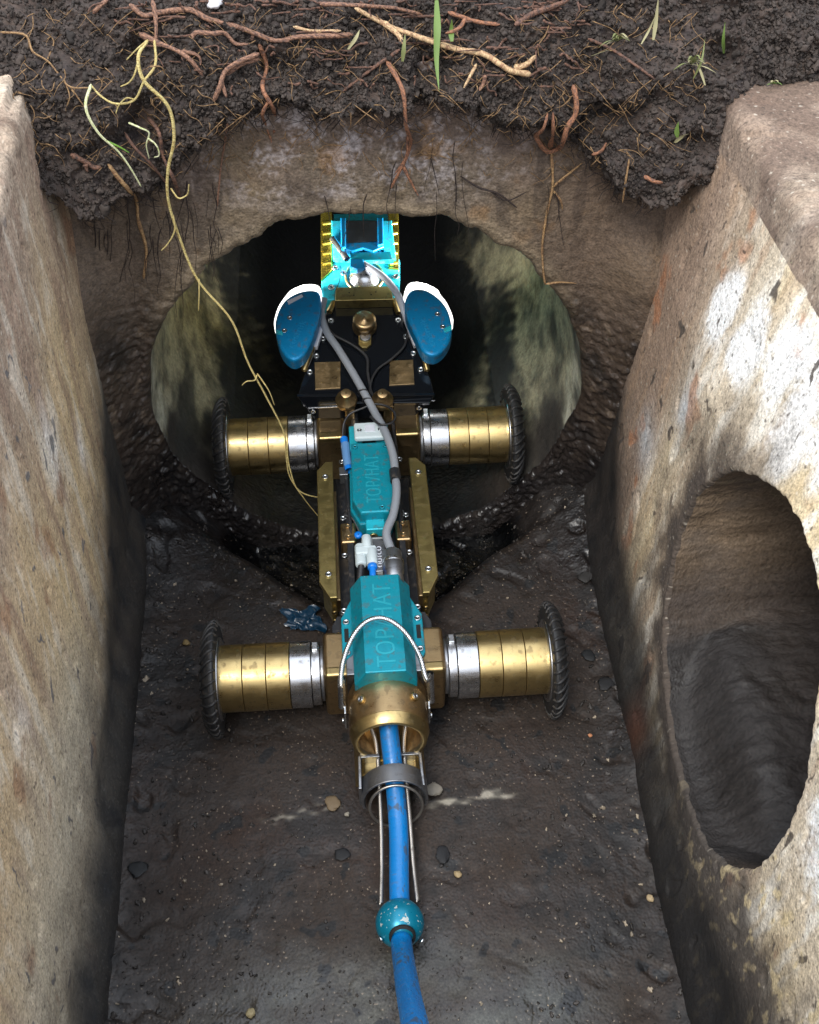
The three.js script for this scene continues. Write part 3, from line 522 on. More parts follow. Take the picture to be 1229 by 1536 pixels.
// grass: flat tapering blades
function blade(list, w, tip = .15) {
  const c = new THREE.CatmullRomCurve3(list), n = 18;
  return sheet(2, n, (u, v) => { const p = c.getPoint(v), ww = RT_W(w) * (1 - Math.pow(v, 2.2)) * (.55 + .9 * Math.min(1, v * 3)) + RT_W(w) * tip * (1 - v); return p.add(V((u - .5) * 2 * ww, 0, Math.abs(u - .5) * ww * .9)); });
}
const GM = { green: phys({ color: col(.16, .26, .05), roughness: .6, transmission: .3, thickness: 0 }), pale: phys({ color: col(.42, .38, .2), roughness: .7, transmission: .3, thickness: 0 }), olive: phys({ color: col(.2, .22, .07), roughness: .7, transmission: .3, thickness: 0 }) };
const gb = (list, lift = .012) => list.map(([x, y], i) => soilHit(x, y, lift + .004 * i));
for (const [label, list, w, m] of [
  ['long green grass blade hanging over the middle of the soil bank', [[655, 0], [656, 40], [655, 90], [659, 138]], 8, 'green'],
  ['short green grass blade right of the long hanging blade', [[678, 62], [677, 46], [678, 28]], 6, 'green'],
  ['tall pale straw blade at the top right of the soil', [[980, 60], [984, 30], [988, -6]], 5, 'pale'],
  ['green blade standing at the far upper right of the soil', [[1086, 80], [1085, 58], [1088, 32]], 4, 'green'],
  ['thin pale straw beside the tall straw blade', [[962, 66], [974, 44], [984, 22]], 3, 'pale'],
  ['pale dry leaf lying in the right soil corner', [[1012, 214], [1022, 204], [1034, 200]], 7, 'pale'],
  ['small green blade in the right soil corner', [[1016, 206], [1015, 194], [1018, 182]], 6, 'green'],
  ['thin straw stalk leaning over the right soil corner', [[1058, 128], [1050, 104], [1044, 92]], 3, 'pale'],
  ['bent olive blade above the right soil corner', [[1040, 118], [1052, 92], [1058, 56]], 3, 'olive'],
  ['straw lying across the soil right of the hooked root', [[886, 84], [908, 76], [922, 74]], 3, 'pale'],
  ['olive grass blade crossing the pale stick', [[604, 92], [606, 70], [608, 50]], 5, 'olive'],
  ['pale straw flake between roots at the top', [[522, 74], [534, 56], [540, 44]], 5, 'pale'],
]) tag(mesh('grass_straw', blade(gb(list), w), GM[m]), label, 'grass blade');
for (const [label, cx, cy, n, m, sp] of [['small tuft of yellow green grass on the upper right soil', 924, 62, 12, 'olive', 24], ['tiny pale green sprout on top of the right wall', 1157, 126, 8, 'green', 13], ['thin dry grass tuft at the edge of the right soil', 1036, 96, 9, 'olive', 26]]) {
  const b = cx > 1100 ? atY(cx, cy, .672) : soilHit(cx, cy, .008), t = group('grass_tuft', b, label, 'grass tuft');
  for (let i = 0; i < n; i++) { const a = rr(-1.5, 1.5), L = sp / 1300 * rr(.6, 1.3); mesh('blade', blade([V(0, 0, 0), V(Math.sin(a) * L * .5, Math.cos(a) * L * .6, L * .35), V(Math.sin(a) * L, Math.cos(a) * L * .7 - L * .2, L * .6)], 3.4), GM[i % 3 ? m : 'pale'], t); }
}
{ // hair roots nobody could count
  const g = [], d = [];
  for (let i = 0; i < 230; i++) { let x = rr(20, 1060), y = rr(4, 235); const pts = [], a = rr(-2.6, 2.6), L = rr(10, 34); for (let k = 0; k < 4; k++) { pts.push(soilHit(x, y, .003 + .004 * rnd())); x += Math.sin(a + rr(-.7, .7)) * L * .5; y += Math.cos(a * .5 + rr(-.7, .7)) * L * .5; } g.push(rootGeo(pts, RT_W(2), RT_W(.9), 12, .1, 4)); }
  for (let i = 0; i < 44; i++) { let x = i < 30 ? rr(140, 330) : rr(480, 880), y = rr(270, 370) - (i < 30 ? 0 : 60), w = rr(-3, 3); const pts = [], n = 3 + (i % 5); for (let k = 0; k < n; k++) { pts.push(atZ(x, y, ZB + .006)); x += w + rr(-6, 6); y += rr(10, 34); } d.push(rootGeo(pts, RT_W(rr(1.2, 2.6)), RT_W(.8), 24, .25, 4)); }
  for (let i = 0; i < 420; i++) { let x = rr(20, 1060), y = rr(4, 260); const pts = [], a = rr(-3, 3), L = rr(8, 26); for (let k = 0; k < 4; k++) { pts.push(soilHit(x, y, .002 + .006 * rnd())); x += Math.sin(a + rr(-.8, .8)) * L * .5; y += Math.cos(a * .5 + rr(-.8, .8)) * L * .5; } g.push(rootGeo(pts, RT_W(rr(1, 1.8)), RT_W(.7), 10, .1, 4)); }
  const tw = []; for (let i = 0; i < 150; i++) { let x = 140 + 740 * Math.pow(rnd(), .9), y = 2 + 130 * Math.pow(rnd(), 1.8); const pts = [], a = rr(-1.75, 1.75) + (rnd() < .5 ? 1.57 : 0), L = rr(12, 44); for (let k = 0; k < 4; k++) { pts.push(soilHit(x, y, .004 + .004 * rnd())); x += Math.sin(a + rr(-.4, .4)) * L * .4; y += Math.abs(Math.cos(a)) * rr(-.3, 1) * L * .4; } tw.push(rootGeo(pts, RT_W(rr(2.4, 5)), RT_W(rr(1.2, 3)), 18, .4, 6)); }
  tag(mesh('broken_rootlets', merge(tw), RM.brown), 'short broken rootlets littering the top of the soil', null, null, 'stuff');
  // a fringe of crumbs and fibres hanging from the soil's lower edge
  const fr = []; for (let i = 0; i < 260; i++) { const u = rr(.27, .64), p = soilPt(u, rr(.03, .16)); const pts = [p]; for (let k = 1; k < 4; k++) pts.push(p.clone().add(V(rr(-.006, .006) * k, -rr(.002, .010) * k, rr(.001, .003)))); fr.push(rootGeo(pts, .0006, .0003, 8, .1, 4)); }
  tag(mesh('fringe_roots', merge(fr), RM.dark), 'dark fibre fringe hanging from the lower soil edge', null, null, 'stuff');
  tag(mesh('hair_roots', merge(g), RM.tan), 'fine tan hair roots all over the cut soil', null, null, 'stuff');
  tag(mesh('wall_hair_roots', merge(d), RM.dark), 'fine dark hair roots clinging to the end wall', null, null, 'stuff');
}
// stones, scraps and dark puddle spots one can pick out
function stone(label, p, r, c, cat = 'stone', name = 'stone', flat = .7) {
  r *= .8; if (c[0] < .05) flat = .22; const g = mergeVertices(new THREE.IcosahedronGeometry(1, 2).deleteAttribute('uv').deleteAttribute('normal')), q = g.attributes.position, s = rr(0, 40);  // black ones lie flat, standing for puddles and holes in the mud
  for (let i = 0; i < q.count; i++) { const k = r * (1 + .5 * noise(q.getX(i) * 1.3 + s, q.getY(i) * 1.3, q.getZ(i) * 1.3 + .5)); q.setXYZ(i, q.getX(i) * k * 1.1, q.getY(i) * k * flat, q.getZ(i) * k); }
  g.computeVertexNormals(); const m = mesh(name, g, std({ color: col(...c), roughness: .7 })); m.position.copy(p); m.rotation.y = s; return tag(m, label, cat);
}
stone('white stone among the roots at the top of the soil', soilHit(321, 5, .008), .009, lin(206, 204, 206));
const onF = (x, y, up = .003) => { const p = atY(x, y, 0); p.y = floorY(p.x, p.z) + up; return p; };
for (const [label, x, y, r, c] of [
  ['tan pebble right of the lower blue cable', 687, 1311, .0052, lin(150, 130, 96)], ['beige pebble near the lower right wall foot', 975, 1349, .005, lin(160, 140, 108)],
  ['orange pebble on the floor below the right rear wheel', 885, 1104, .003, lin(176, 120, 84)], ['pale pebble near the left wheel of the rear axle', 280, 965, .0055, lin(120, 100, 62)],
  ['beige pebble on the wet silt at the bottom edge', 376, 1520, .006, lin(140, 128, 96)], ['grey pebble left of the cable ring', 521, 1222, .0034, lin(140, 134, 122)],
  ['grey flat stone on the floor right of the rear axle', 878, 870, .012, lin(40, 38, 37)], ['dark round puddle spot on the floor left of the wire ropes', 513, 1281, .010, lin(14, 15, 18)],
  ['dark puddle spot on the floor right of the wire ropes', 664, 1283, .011, lin(18, 19, 22)], ['black puddle spot by the foot of the left wall', 208, 1306, .012, lin(16, 18, 20)],
  ['dark puddle spot by the right wall foot beside the rear wheel', 882, 985, .011, lin(18, 20, 22)], ['dark puddle spot below the right rear wheel', 908, 1030, .012, lin(20, 20, 22)]]) stone(label, onF(x, y), r, c);
stone('wrinkled grey scrap beside the cable ring', onF(650, 1187, .008), .011, lin(120, 114, 104), 'scrap', 'scrap', .35);
stone('tan clay scrap on the floor left of the cable ring', onF(501, 1205, .003), .011, lin(104, 88, 66), 'scrap', 'scrap', .3);
{
  const c = onF(458, 932, .004), g = sheet(24, 18, (u, v) => { const e = 1 + .5 * noise(Math.atan2(v - .5, u - .5) * 1.5, 4, 6), x = (u - .5) * .05 * e, z = (v - .5) * .04 * e; return V(x + .006 * noise(u * 4, v * 4, 3), .006 * Math.abs(noise(u * 4, v * 4, 4)) + .002 * noise(u * 9, v * 9, 5), z); });
  const m = mesh('plastic_scrap', g, phys({ color: col(.004, .028, .06), roughness: .3, clearcoat: .3 })); m.position.copy(c); tag(m, 'crumpled blue plastic scrap in the mud behind the rear axle', 'plastic scrap');
}

// ------------------------------------------------------------------ the crawler robot
const metalMaps = (a, b, sc, ro) => { const q = maps(256, 256, (u, v, o) => { const n = fbm(u * 5, v * 5, sc, 4), f = noise(u * 60, v * 60, sc + 1), s = noise(u * 3, v * 120, sc + 2); o[0] = a[0]; o[1] = a[1]; o[2] = a[2]; mixc(o, b, sm(-.15, .5, n) * .6); const t = 1 + .05 * f + .06 * s; o[0] *= t; o[1] *= t; o[2] *= t; const gr = sm(.08, .36, fbm(u * 9, v * 9, sc + 5, 5)) * .6; mixc(o, [.09, .07, .05], gr * .7); o[3] = .5 + .3 * n + .2 * s + .2 * f; o[4] = clamp(ro + .14 * n + .05 * f + .06 * s + .22 * gr, .08, .9); }, true); delete q.bumpMap; return q; };
const metal = (a, b, k, ro, x = {}) => std({ ...metalMaps(a, b, k, ro), metalness: 1, ...x });
const MAT = {
  brass: metal([.50, .375, .17], [.42, .30, .13], 201, .35), bronze: metal([.47, .33, .17], [.36, .24, .12], 204, .36), bar: metal([.42, .33, .13], [.36, .28, .11], 207, .42), gold: metal([.75, .6, .1], [.6, .46, .07], 209, .25),
  steel: metal([.50, .50, .51], [.40, .40, .42], 211, .28), dull: metal([.34, .35, .37], [.24, .25, .27], 214, .42), zinc: metal([.66, .68, .70], [.5, .52, .54], 217, .26),
  teal: std({ ...metalMaps([.003, .25, .33], [.004, .20, .27], 221, .42), metalness: .35 }), text: std({ color: col(.018, .32, .40), roughness: .4, metalness: .3 }),
  cyan: std({ ...metalMaps([.02, .42, .52], [.02, .36, .46], 224, .34), metalness: .3 }), pod: std({ ...metalMaps([.002, .20, .44], [.002, .17, .38], 227, .36), metalness: .3 }),  // the first is the teal again, brighter, with lamplight painted into its colour
  gloss: phys({ color: col(.005, .006, .008), roughness: .12, metalness: 0, specularIntensity: .7 }), black: std({ ...metalMaps([.013, .014, .017], [.022, .022, .024], 231, .45) }),
  rubber: std({ ...metalMaps([.010, .0105, .012], [.03, .03, .031], 234, .55) }), hose: std({ color: col(.20, .215, .24), roughness: .5 }), pale: std({ color: col(.52, .54, .6), roughness: .5 }), white: std({ color: col(.46, .53, .55), roughness: .45 }),
  cable: std({ ...metalMaps([.003, .175, .50], [.004, .14, .41], 237, .42) }), blue: std({ color: col(.005, .17, .62), roughness: .35 }), clear: phys({ color: col(.10, .22, .42), roughness: .3, clearcoat: .4 }), grey: std({ color: col(.33, .34, .33), roughness: .5 }), wire: metal([.5, .47, .43], [.36, .33, .3], 241, .4),
  glass: phys({ color: col(.02, .025, .03), roughness: .05, clearcoat: 1, clearcoatRoughness: .03 }), dark: std({ color: col(.004, .004, .005), roughness: .8 }),
  led: std({ color: col(.9, .9, .88), emissive: col(1, .98, .93), emissiveIntensity: 1.1, roughness: .5 }),
};
function boxUV(g, k = 12) { const p = g.attributes.position, n = g.attributes.normal, U = new Float32Array(p.count * 2); for (let i = 0; i < p.count; i++) { const a = Math.abs(n.getX(i)), b = Math.abs(n.getY(i)), c = Math.abs(n.getZ(i)); const [s, t] = a > b && a > c ? [p.getZ(i), p.getY(i)] : b > c ? [p.getX(i), p.getZ(i)] : [p.getX(i), p.getY(i)]; U[i * 2] = s * k; U[i * 2 + 1] = t * k; } g.setAttribute('uv', new THREE.BufferAttribute(U, 2)); return g; }
const BASE = V(.004, 0, -.878);
const robot = group('pipe_robot', BASE, 'brass and teal crawler robot driving into the sewer pipe', 'robot');
function part(name, geo, mat, parent = robot, noUV) { let g = Array.isArray(geo) ? merge(geo) : geo; g = g.clone(); if (!noUV) boxUV(g); g.translate(-BASE.x, -BASE.y, -BASE.z); return mesh(name, g, mat, parent); }
const box = (x0, x1, y0, y1, z0, z1, r = .002) => new RoundedBoxGeometry(Math.abs(x1 - x0), Math.abs(y1 - y0), Math.abs(z1 - z0), 3, r).translate((x0 + x1) / 2, (y0 + y1) / 2, (z0 + z1) / 2);
function plan(pts, y0, y1, b = .0012) { const s = new THREE.Shape(pts.map(([x, z]) => new THREE.Vector2(x, -z))); const g = new THREE.ExtrudeGeometry(s, { depth: y1 - y0 - 2 * b, bevelEnabled: true, bevelSize: b, bevelThickness: b, bevelOffset: -b, bevelSegments: 2 }); return g.rotateX(-Math.PI / 2).translate(0, y0 + b, 0); }
function alongZ(pts, z0, z1, b = .0012) { const s = new THREE.Shape(pts.map((p) => new THREE.Vector2(...p))); return new THREE.ExtrudeGeometry(s, { depth: Math.abs(z1 - z0) - 2 * b, bevelEnabled: true, bevelSize: b, bevelThickness: b, bevelOffset: -b, bevelSegments: 2 }).translate(0, 0, Math.min(z0, z1) + b); }
const lathe = (pts, n = 40) => new THREE.LatheGeometry(pts.map((p) => new THREE.Vector2(...p)), n);
const tube = (pts, r, n = 60, k = 10) => new THREE.TubeGeometry(new THREE.CatmullRomCurve3(pts, false, 'centripetal'), n, r, k);
const cylX = (x0, x1, r, y, z, b = .0008) => lathe([[.001, 0], [r - b, 0], [r, b], [r, x1 - x0 - b], [r - b, x1 - x0], [.001, x1 - x0]], 56).rotateZ(-Math.PI / 2).translate(x0, y, z);
const AY = .0735, ZR = -.878, ZF = -1.281, CX = BASE.x;
const AX = (s, d) => CX + s * d;
// socket head screw standing on y
const screwGeo = merge([lathe([[.0018, .6], [.42, .6], [.46, 1.0], [.86, 1.0], [1, .85], [1, 0], [.001, 0]].map(([r, h]) => [r * .0042, h * .003]), 16)]);
const screwHole = new THREE.CylinderGeometry(.0019, .0019, .0004, 6).translate(0, .0019, 0);
function screw(p, k = 1, up = V(0, 1, 0), m = MAT.zinc, parent = robot) { const s = mesh('screw', screwGeo, m, parent); s.position.copy(p).sub(BASE); s.scale.setScalar(k); s.quaternion.setFromUnitVectors(V(0, 1, 0), up); mesh('screw_socket', screwHole, MAT.dark, s); return s; }
const pxY = (list, y) => list.map(([a, b]) => atY(a, b, y));

// axles: bearing block, steel and brass spacer rings, wheel
const tyreGeo = boxUV(lathe([[.038, .001], [.066, .001], [.0705, .002], [.0722, .0045], [.0705, .009], [.064, .0145], [.054, .0185], [.04, .0205], [.001, .021]], 64));
const lugGeo = boxUV(merge([tube([V(.0665, .001, -.003), V(.0718, .0045, -.001), V(.0705, .0092, .0015), V(.0635, .0150, .0045), V(.0545, .0190, .007)], .0022, 14, 6)]));
const rimGeo = boxUV(lathe([[.040, -.0015], [.0495, -.0015], [.0515, 0], [.0515, .002], [.047, .004], [.02, .004]], 64)), capGeo = boxUV(lathe([[.001, .024], [.02, .024], [.026, .0205]], 32));
for (const z of [ZR, ZF]) for (const s of [-1, 1]) {
  const X = (a, b) => s > 0 ? [AX(1, a), AX(1, b)] : [AX(-1, b), AX(-1, a)];
  const [b0, b1] = X(.034, .0735);
  const blk = part('bearing_block', box(b0, b1, .028, .116, z - .032, z + .034, .006), MAT.bronze);
  part('block_ridge', box(b0 + .0015, b1 - .0015, .105, .1168, z + .020, z + .0346, .004), MAT.brass, blk);
  let [p, q] = X(.0735, .078); part('steel_ring', cylX(p, q, .034, AY, z), MAT.dull);
  [p, q] = X(.078, .0885); part('steel_ring', cylX(p, q, .0385, AY, z), MAT.steel);
  [p, q] = X(.0889, .1145); part('steel_ring', cylX(p, q, .0408, AY, z), MAT.steel);
  [p, q] = X(.080, .087); part('ring_clamp', box(p, q, AY + .0335, AY + .042, z - .018, z - .006, .001), MAT.zinc);
  for (let k = 0; k < 3; k++) { [p, q] = X(.1149 + .0284 * k, .1149 + .0284 * (k + 1) - .0002); part('brass_ring', cylX(p, q, .0412 + (k === 1 ? .0001 : 0), AY, z), MAT.brass); }
  const w = new THREE.Group(); w.name = 'wheel'; robot.add(w); w.position.set(s * .2005, AY, z - BASE.z); if (s < 0) w.rotation.y = Math.PI;
  const lay = (g) => { const h = g.clone(); h.rotateZ(-Math.PI / 2); return h; };
  mesh('tyre', lay(tyreGeo), MAT.rubber, w); mesh('rim', lay(rimGeo), MAT.steel, w); mesh('hub_cap', lay(capGeo), MAT.dull, w);
  const lg = lay(lugGeo); for (let k = 0; k < 34; k++) { const l = mesh('tread_lug', lg, MAT.rubber, w); l.rotation.x = k / 34 * Math.PI * 2 + .07; }
}
// chassis
part('chassis', [box(CX - .034, CX + .034, .040, .100, -1.30, -.835, .003), box(CX - .052, CX + .052, .046, .088, -1.19, -.955, .003)], MAT.black);
for (const s of [-1, 1]) {
  part('chassis_rail', box(AX(s, .030), AX(s, .038), .09, .116, -1.235, -.915, .001), MAT.black);
  // long flat side bars with cut corners on an inner strip
  const xi = .0525, xo = .0745, c = (d) => AX(s, d);
  const bar = part('side_bar', plan([[c(xi), -1.196], [c(xo - .012), -1.196], [c(xo), -1.180], [c(xo + .001), -.985], [c(xo - .012), -.958], [c(xi + .001), -.958]], .112, .121), MAT.bar);
  part('bar_rib', plan([[c(xi - .003), -1.150], [c(xi + .003), -1.150], [c(xi + .003), -.962], [c(xi - .003), -.962]], .085, .110), MAT.bronze, bar);
  part('bar_foot', plan([[c(xi + .001), -1.16], [c(xo - .004), -1.16], [c(xo - .003), -.985], [c(xo - .014), -.9605], [c(xi + .002), -.9605]], .066, .1115), MAT.bar, bar);
  for (const z of [-1.166, -.995]) screw(V(c(.0635), .1205, z), 1.0);
  part('guide_block', box(c(.026), c(.046), .07, .118, -1.085, -1.050, .003), MAT.bronze);
  for (const z of [-1.078, -1.059]) screw(V(c(.036), .1175, z), .75, V(0, 1, 0), MAT.bronze);
  for (const [d, z] of [[.042, -1.035], [.035, -1.028], [.035, -1.040], [.040, -1.205], [.034, -1.18], [.034, -1.168], [.042, -1.10], [.046, -.945]]) screw(V(c(d), .108, z), 1.0);
  part('clip', box(c(.024), c(.04), .1, .112, -1.108, -1.097, .001), MAT.dull);
  for (const y of [.075, .092]) screw(V(c(.058), y, -.9575), .9, V(0, 0, 1), MAT.brass);
}
// lettered covers
const font = await new FontLoader().loadAsync('fonts/droid/droid_sans_regular.typeface.json');
function lettering(text, len, tall, depth = .0006) { const g = new TextGeometry(text, { font, size: 1, depth: 1, curveSegments: 4, bevelEnabled: false }); g.computeBoundingBox(); const b = g.boundingBox; return g.translate(-b.min.x, -b.min.y, 0).scale(len / (b.max.x - b.min.x), tall / (b.max.y - b.min.y), depth); }
const asM = (x, y, z, o) => new THREE.Matrix4().makeBasis(x, y, z).setPosition(o);
{
  const c = (d) => CX + d;
  const body = part('rear_cover', [alongZ([[c(-.037), .098], [c(-.037), .126], [c(-.0235), .1495], [c(.0235), .1495], [c(.037), .126], [c(.037), .098]], -.968, -.822, .002)], MAT.teal);
  part('cover_flange', plan([[c(-.036), -.955], [c(-.050), -.925], [c(-.050), -.868], [c(-.036), -.838], [c(.036), -.838], [c(.050), -.868], [c(.050), -.925], [c(.036), -.955]], .112, .121), MAT.teal, body);
  part('cover_lettering', lettering('TOP/HAT', .124, .0225).applyMatrix4(asM(V(0, 0, -1), V(-1, 0, 0), V(0, 1, 0), V(c(.0125), .1495, -.829))), MAT.text, body);
  for (const s of [-1, 1]) { for (const z of [-.918, -.872]) screw(V(c(s * .044), .1205, z), .95); part('flange_slot', box(c(s * .044) - .0028, c(s * .044) + .0028, .119, .1214, -.909, -.888, .0008), MAT.dark, body); }
  part('side_flap', plan([[c(-.055), -.94], [c(-.062), -.925], [c(-.062), -.90], [c(-.05), -.88], [c(.05), -.88], [c(.062), -.90], [c(.062), -.925], [c(.055), -.94]], .098, .106), MAT.black);
  const f = part('front_cover', plan([[c(-.0265), -1.205], [c(.0265), -1.205], [c(.0285), -1.10], [c(.0185), -1.075], [c(-.0185), -1.075], [c(-.0285), -1.10]], .10, .146, .003), MAT.teal);
  part('cover_rim', plan([[c(-.0295), -1.202], [c(.0295), -1.202], [c(.0315), -1.098], [c(.020), -1.071], [c(-.020), -1.071], [c(-.0315), -1.098]], .10, .128, .0015), MAT.teal, f);
  part('cover_lettering', lettering('TOP/HAT', .088, .020).applyMatrix4(asM(V(0, 0, -1), V(-1, 0, 0), V(0, 1, 0), V(c(.010), .146, -1.092))), MAT.text, f);
  part('cover_prong', [box(c(-.028), c(-.010), .10, .14, -1.245, -1.2, .002), box(c(.008), c(.026), .10, .14, -1.245, -1.2, .002)], MAT.cyan, f);
  part('cover_lug', box(c(-.0125), c(.0125), .10, .132, -1.077, -1.058, .002), MAT.cyan, f); screw(V(c(-.003), .119, -1.0585), 1.35, V(0, .25, 1).normalize(), MAT.brass);
  for (const [d, z] of [[-.021, -1.196], [.021, -1.196], [.010, -1.083]]) screw(V(c(d), .1455, z), .9, V(0, 1, 0), MAT.teal);
  const w = part('white_plate', box(c(-.021), c(.0215), .146, .155, -1.236, -1.205, .0035), MAT.white); part('label_patch', box(c(-.006), c(.008), .154, .1556, -1.230, -1.216, .001), MAT.pale, w);
  for (const d of [-.0135, .0145]) screw(V(c(d), .1545, -1.219), .75);
  // plugs with cables ahead of the cover
  for (const d of [-.019, .016]) { part('cable_plug', lathe([[.001, 0], [.0068, 0], [.0068, .016], [.0052, .018], [.0052, .03], [.001, .03]], 20).rotateX(-Math.PI / 2).translate(c(d), .125, -1.244), MAT.dull); part('control_cable', tube([V(c(d), .125, -1.27), V(c(d), .13, -1.30), V(c(d * .8), .15, -1.335), V(c(d * .4), .162, -1.38)], .0052), MAT.black); }
  // fittings between the covers
  const m = part('valve_body', box(c(-.011), c(.013), .10, .132, -1.045, -.985, .002), MAT.grey); part('valve_plate', plan([[c(-.005), -1.04], [c(.011), -1.04], [c(.011), -.985], [c(-.005), -.985]], .132, .1345), MAT.dull, m);
  part('valve_lettering', lettering('OUTCO', .034, .0062, .0008).applyMatrix4(asM(V(0, 0, -1), V(-1, 0, 0), V(0, 1, 0), V(c(.0052), .1345, -.992))), MAT.pale, m);
  part('crossbar', box(c(-.018), c(.018), .11, .122, -1.055, -1.047, .001), MAT.black);
  const t = part('push_fitting', [lathe([[.001, 0], [.0072, 0], [.0072, .03], [.006, .032], [.001, .032]], 24).rotateX(Math.PI / 2).translate(c(-.0215), .134, -1.028), lathe([[.001, 0], [.007, 0], [.007, .024], [.001, .024]], 24).rotateX(Math.PI / 2).translate(c(-.0075), .137, -1.018), lathe([[.001, 0], [.0062, 0], [.0062, .018], [.001, .018]], 24).rotateX(Math.PI / 2).translate(c(-.013), .138, -1.040), box(c(-.028), c(-.001), .128, .142, -1.024, -1.010, .003)], MAT.white);
  part('fitting_collar', lathe([[.001, 0], [.006, 0], [.006, .006], [.001, .006]], 20).rotateX(Math.PI / 2).translate(c(-.0075), .137, -.994), MAT.blue, t); part('air_tube', tube([V(c(-.0075), .137, -.99), V(c(-.0078), .136, -.975), V(c(-.009), .13, -.962)], .0042, 20), MAT.blue, t);
  part('air_tube', tube([V(c(-.0215), .134, -.998), V(c(-.024), .128, -.98), V(c(-.026), .12, -.962)], .0042, 20), MAT.black, t);
  part('fitting_collar', lathe([[.001, 0], [.005, 0], [.005, .005], [.001, .005]], 20).translate(c(-.023), .124, -1.054), MAT.blue);
  const cp = part('hose_connector', [lathe([[.001, 0], [.0120, 0], [.0120, .018], [.0135, .019], [.0135, .032], [.012, .034], [.0125, .05], [.009, .054], [.001, .054]], 32).rotateX(-Math.PI / 2).translate(c(.0185), .136, -.962)], MAT.dull); part('connector_ring', lathe([[.0138, 0], [.0142, .001], [.0142, .004], [.0138, .005]], 32).rotateX(-Math.PI / 2).translate(c(.0185), .136, -.993), MAT.zinc, cp);
  part('inline_filter', tube([atY(518, 666, .135), atY(521, 690, .132), atY(523, 700, .13)], .0062, 20), MAT.clear);
  part('filter_cap', [tube([atY(516, 658, .135), atY(518, 668, .135)], .0055, 6), tube([atY(522, 697, .13), atY(524, 706, .13)], .0055, 6)], MAT.blue);
  part('clip', box(c(-.044), c(-.032), .11, .128, -1.178, -1.163, .001), MAT.dull);
  for (const x of [-.034, .035]) part('control_cable', tube([V(c(x), .118, -1.27), V(c(x * 1.03), .119, -1.2), V(c(x * .98), .118, -1.1), V(c(x * .9), .112, -1.03)], .0028, 40, 8), MAT.black);
  part('control_cable', tube([V(c(-.040), .118, -1.098), V(c(-.03), .118, -1.092), V(c(-.02), .11, -1.07)], .0018, 20, 6), MAT.black);
}
// brass gland at the rear with lifting bail
{
  const c = (d) => CX + d, gy = .085;
  const gl = part('rear_gland', lathe([[.001, 0], [.030, 0], [.041, .006], [.0465, .018], [.047, .020], [.047, .070], [.0462, .0715], [.0425, .0835], [.0375, .0835], [.0365, .080], [.0355, .03], [.001, .03]], 64).rotateX(Math.PI / 2).translate(c(.001), gy, -.852), MAT.bronze);
  part('gland_lip', lathe([[.0466, .0708], [.0472, .0725], [.0432, .0850], [.0378, .0850], [.0374, .082]], 64).rotateX(Math.PI / 2).translate(c(.001), gy, -.852), MAT.brass, gl);
  part('gland_collar', plan([[c(-.046), -.862], [c(-.034), -.872], [c(.034), -.872], [c(.046), -.862], [c(.046), -.84], [c(-.046), -.84]], .06, .122), MAT.dull);
  part('gland_saddle', alongZ([[c(-.042), .030], [c(-.036), .052], [c(-.030), .058], [c(-.030), .046], [c(.030), .046], [c(.030), .058], [c(.036), .052], [c(.042), .030]], -.80, -.742, .0015), MAT.brass);
  for (const s of [-1, 1]) { const a = .72 * s, n = V(Math.sin(a), Math.cos(a), 0); screw(V(c(.001), gy, -.805).addScaledVector(n, .0455), 1.35, n, MAT.brass); screw(V(c(.001), gy, -.805).addScaledVector(n, .0470), .95, n); }
  for (const s of [-1, 1]) {
    part('ring_bracket', [plan([[c(s * .034), -.765], [c(s * .0375), -.765], [c(s * .0385), -.722], [c(s * .035), -.722]], .022, .062, .0008), plan([[c(s * .036), -.768], [c(s * .012), -.768], [c(s * .012), -.764], [c(s * .036), -.764]], .03, .06, .0006)], MAT.dull);
    const e = V(c(s * .052), .075, -.812), k = part('shackle', [tube([V(c(s * .052), .128, -.832), V(c(s * .053), .088, -.818)], .0048, 12), box(c(s * .050) - .0015, c(s * .050) + .0015, .058, .092, -.822, -.806, .001)], MAT.zinc);
    screw(V(c(s * .0515), .066, -.813), .9, V(s, 0, 0));
  }
  const strand = (pts, R, n, pitch, nn) => { const cv = new THREE.CatmullRomCurve3(pts, false, 'centripetal'), L = cv.getLength(), N = nn || 200, fr = cv.computeFrenetFrames(N, false), out = []; for (let k = 0; k < n; k++) { const q = []; for (let i = 0; i <= N; i++) { const t = i / N, a = k / n * Math.PI * 2 + t * L / pitch * Math.PI * 2; q.push(cv.getPointAt(t).addScaledVector(fr.normals[i], R * .52 * Math.cos(a)).addScaledVector(fr.binormals[i], R * .52 * Math.sin(a))); } out.push(new THREE.TubeGeometry(new THREE.CatmullRomCurve3(q), N, R * .5, 5)); } return out; };
  globalThis.strandOf = strand;
  part('lifting_cable', strand([V(c(-.052), .125, -.831), atY(511, 1030, .134), atY(515, 992, .150), atY(532, 951, .166), atY(551, 932, .173), atY(567, 927, .176), atY(585, 931, .174), atY(606, 947, .168), atY(630, 985, .150), atY(640, 1020, .136), V(c(.052), .125, -.831)], .0032, 5, .014, 240), MAT.zinc);
  const rg = part('guide_ring', (() => { const s = new THREE.Shape(); s.absarc(0, 0, .0385, -.32, Math.PI + .32, false); s.absarc(0, 0, .0365, Math.PI + .32, -.32, true); return new THREE.ExtrudeGeometry(s, { depth: .024, bevelEnabled: true, bevelSize: .0005, bevelThickness: .0005, bevelSegments: 1, curveSegments: 48 }).rotateX(-.12).translate(c(.003), .040, -.738); })(), MAT.dull);
  part('wire_ring', new THREE.TorusGeometry(.031, .0018, 10, 64).rotateX(-.35).translate(c(.004), .034, -.712), MAT.wire, rg);
}
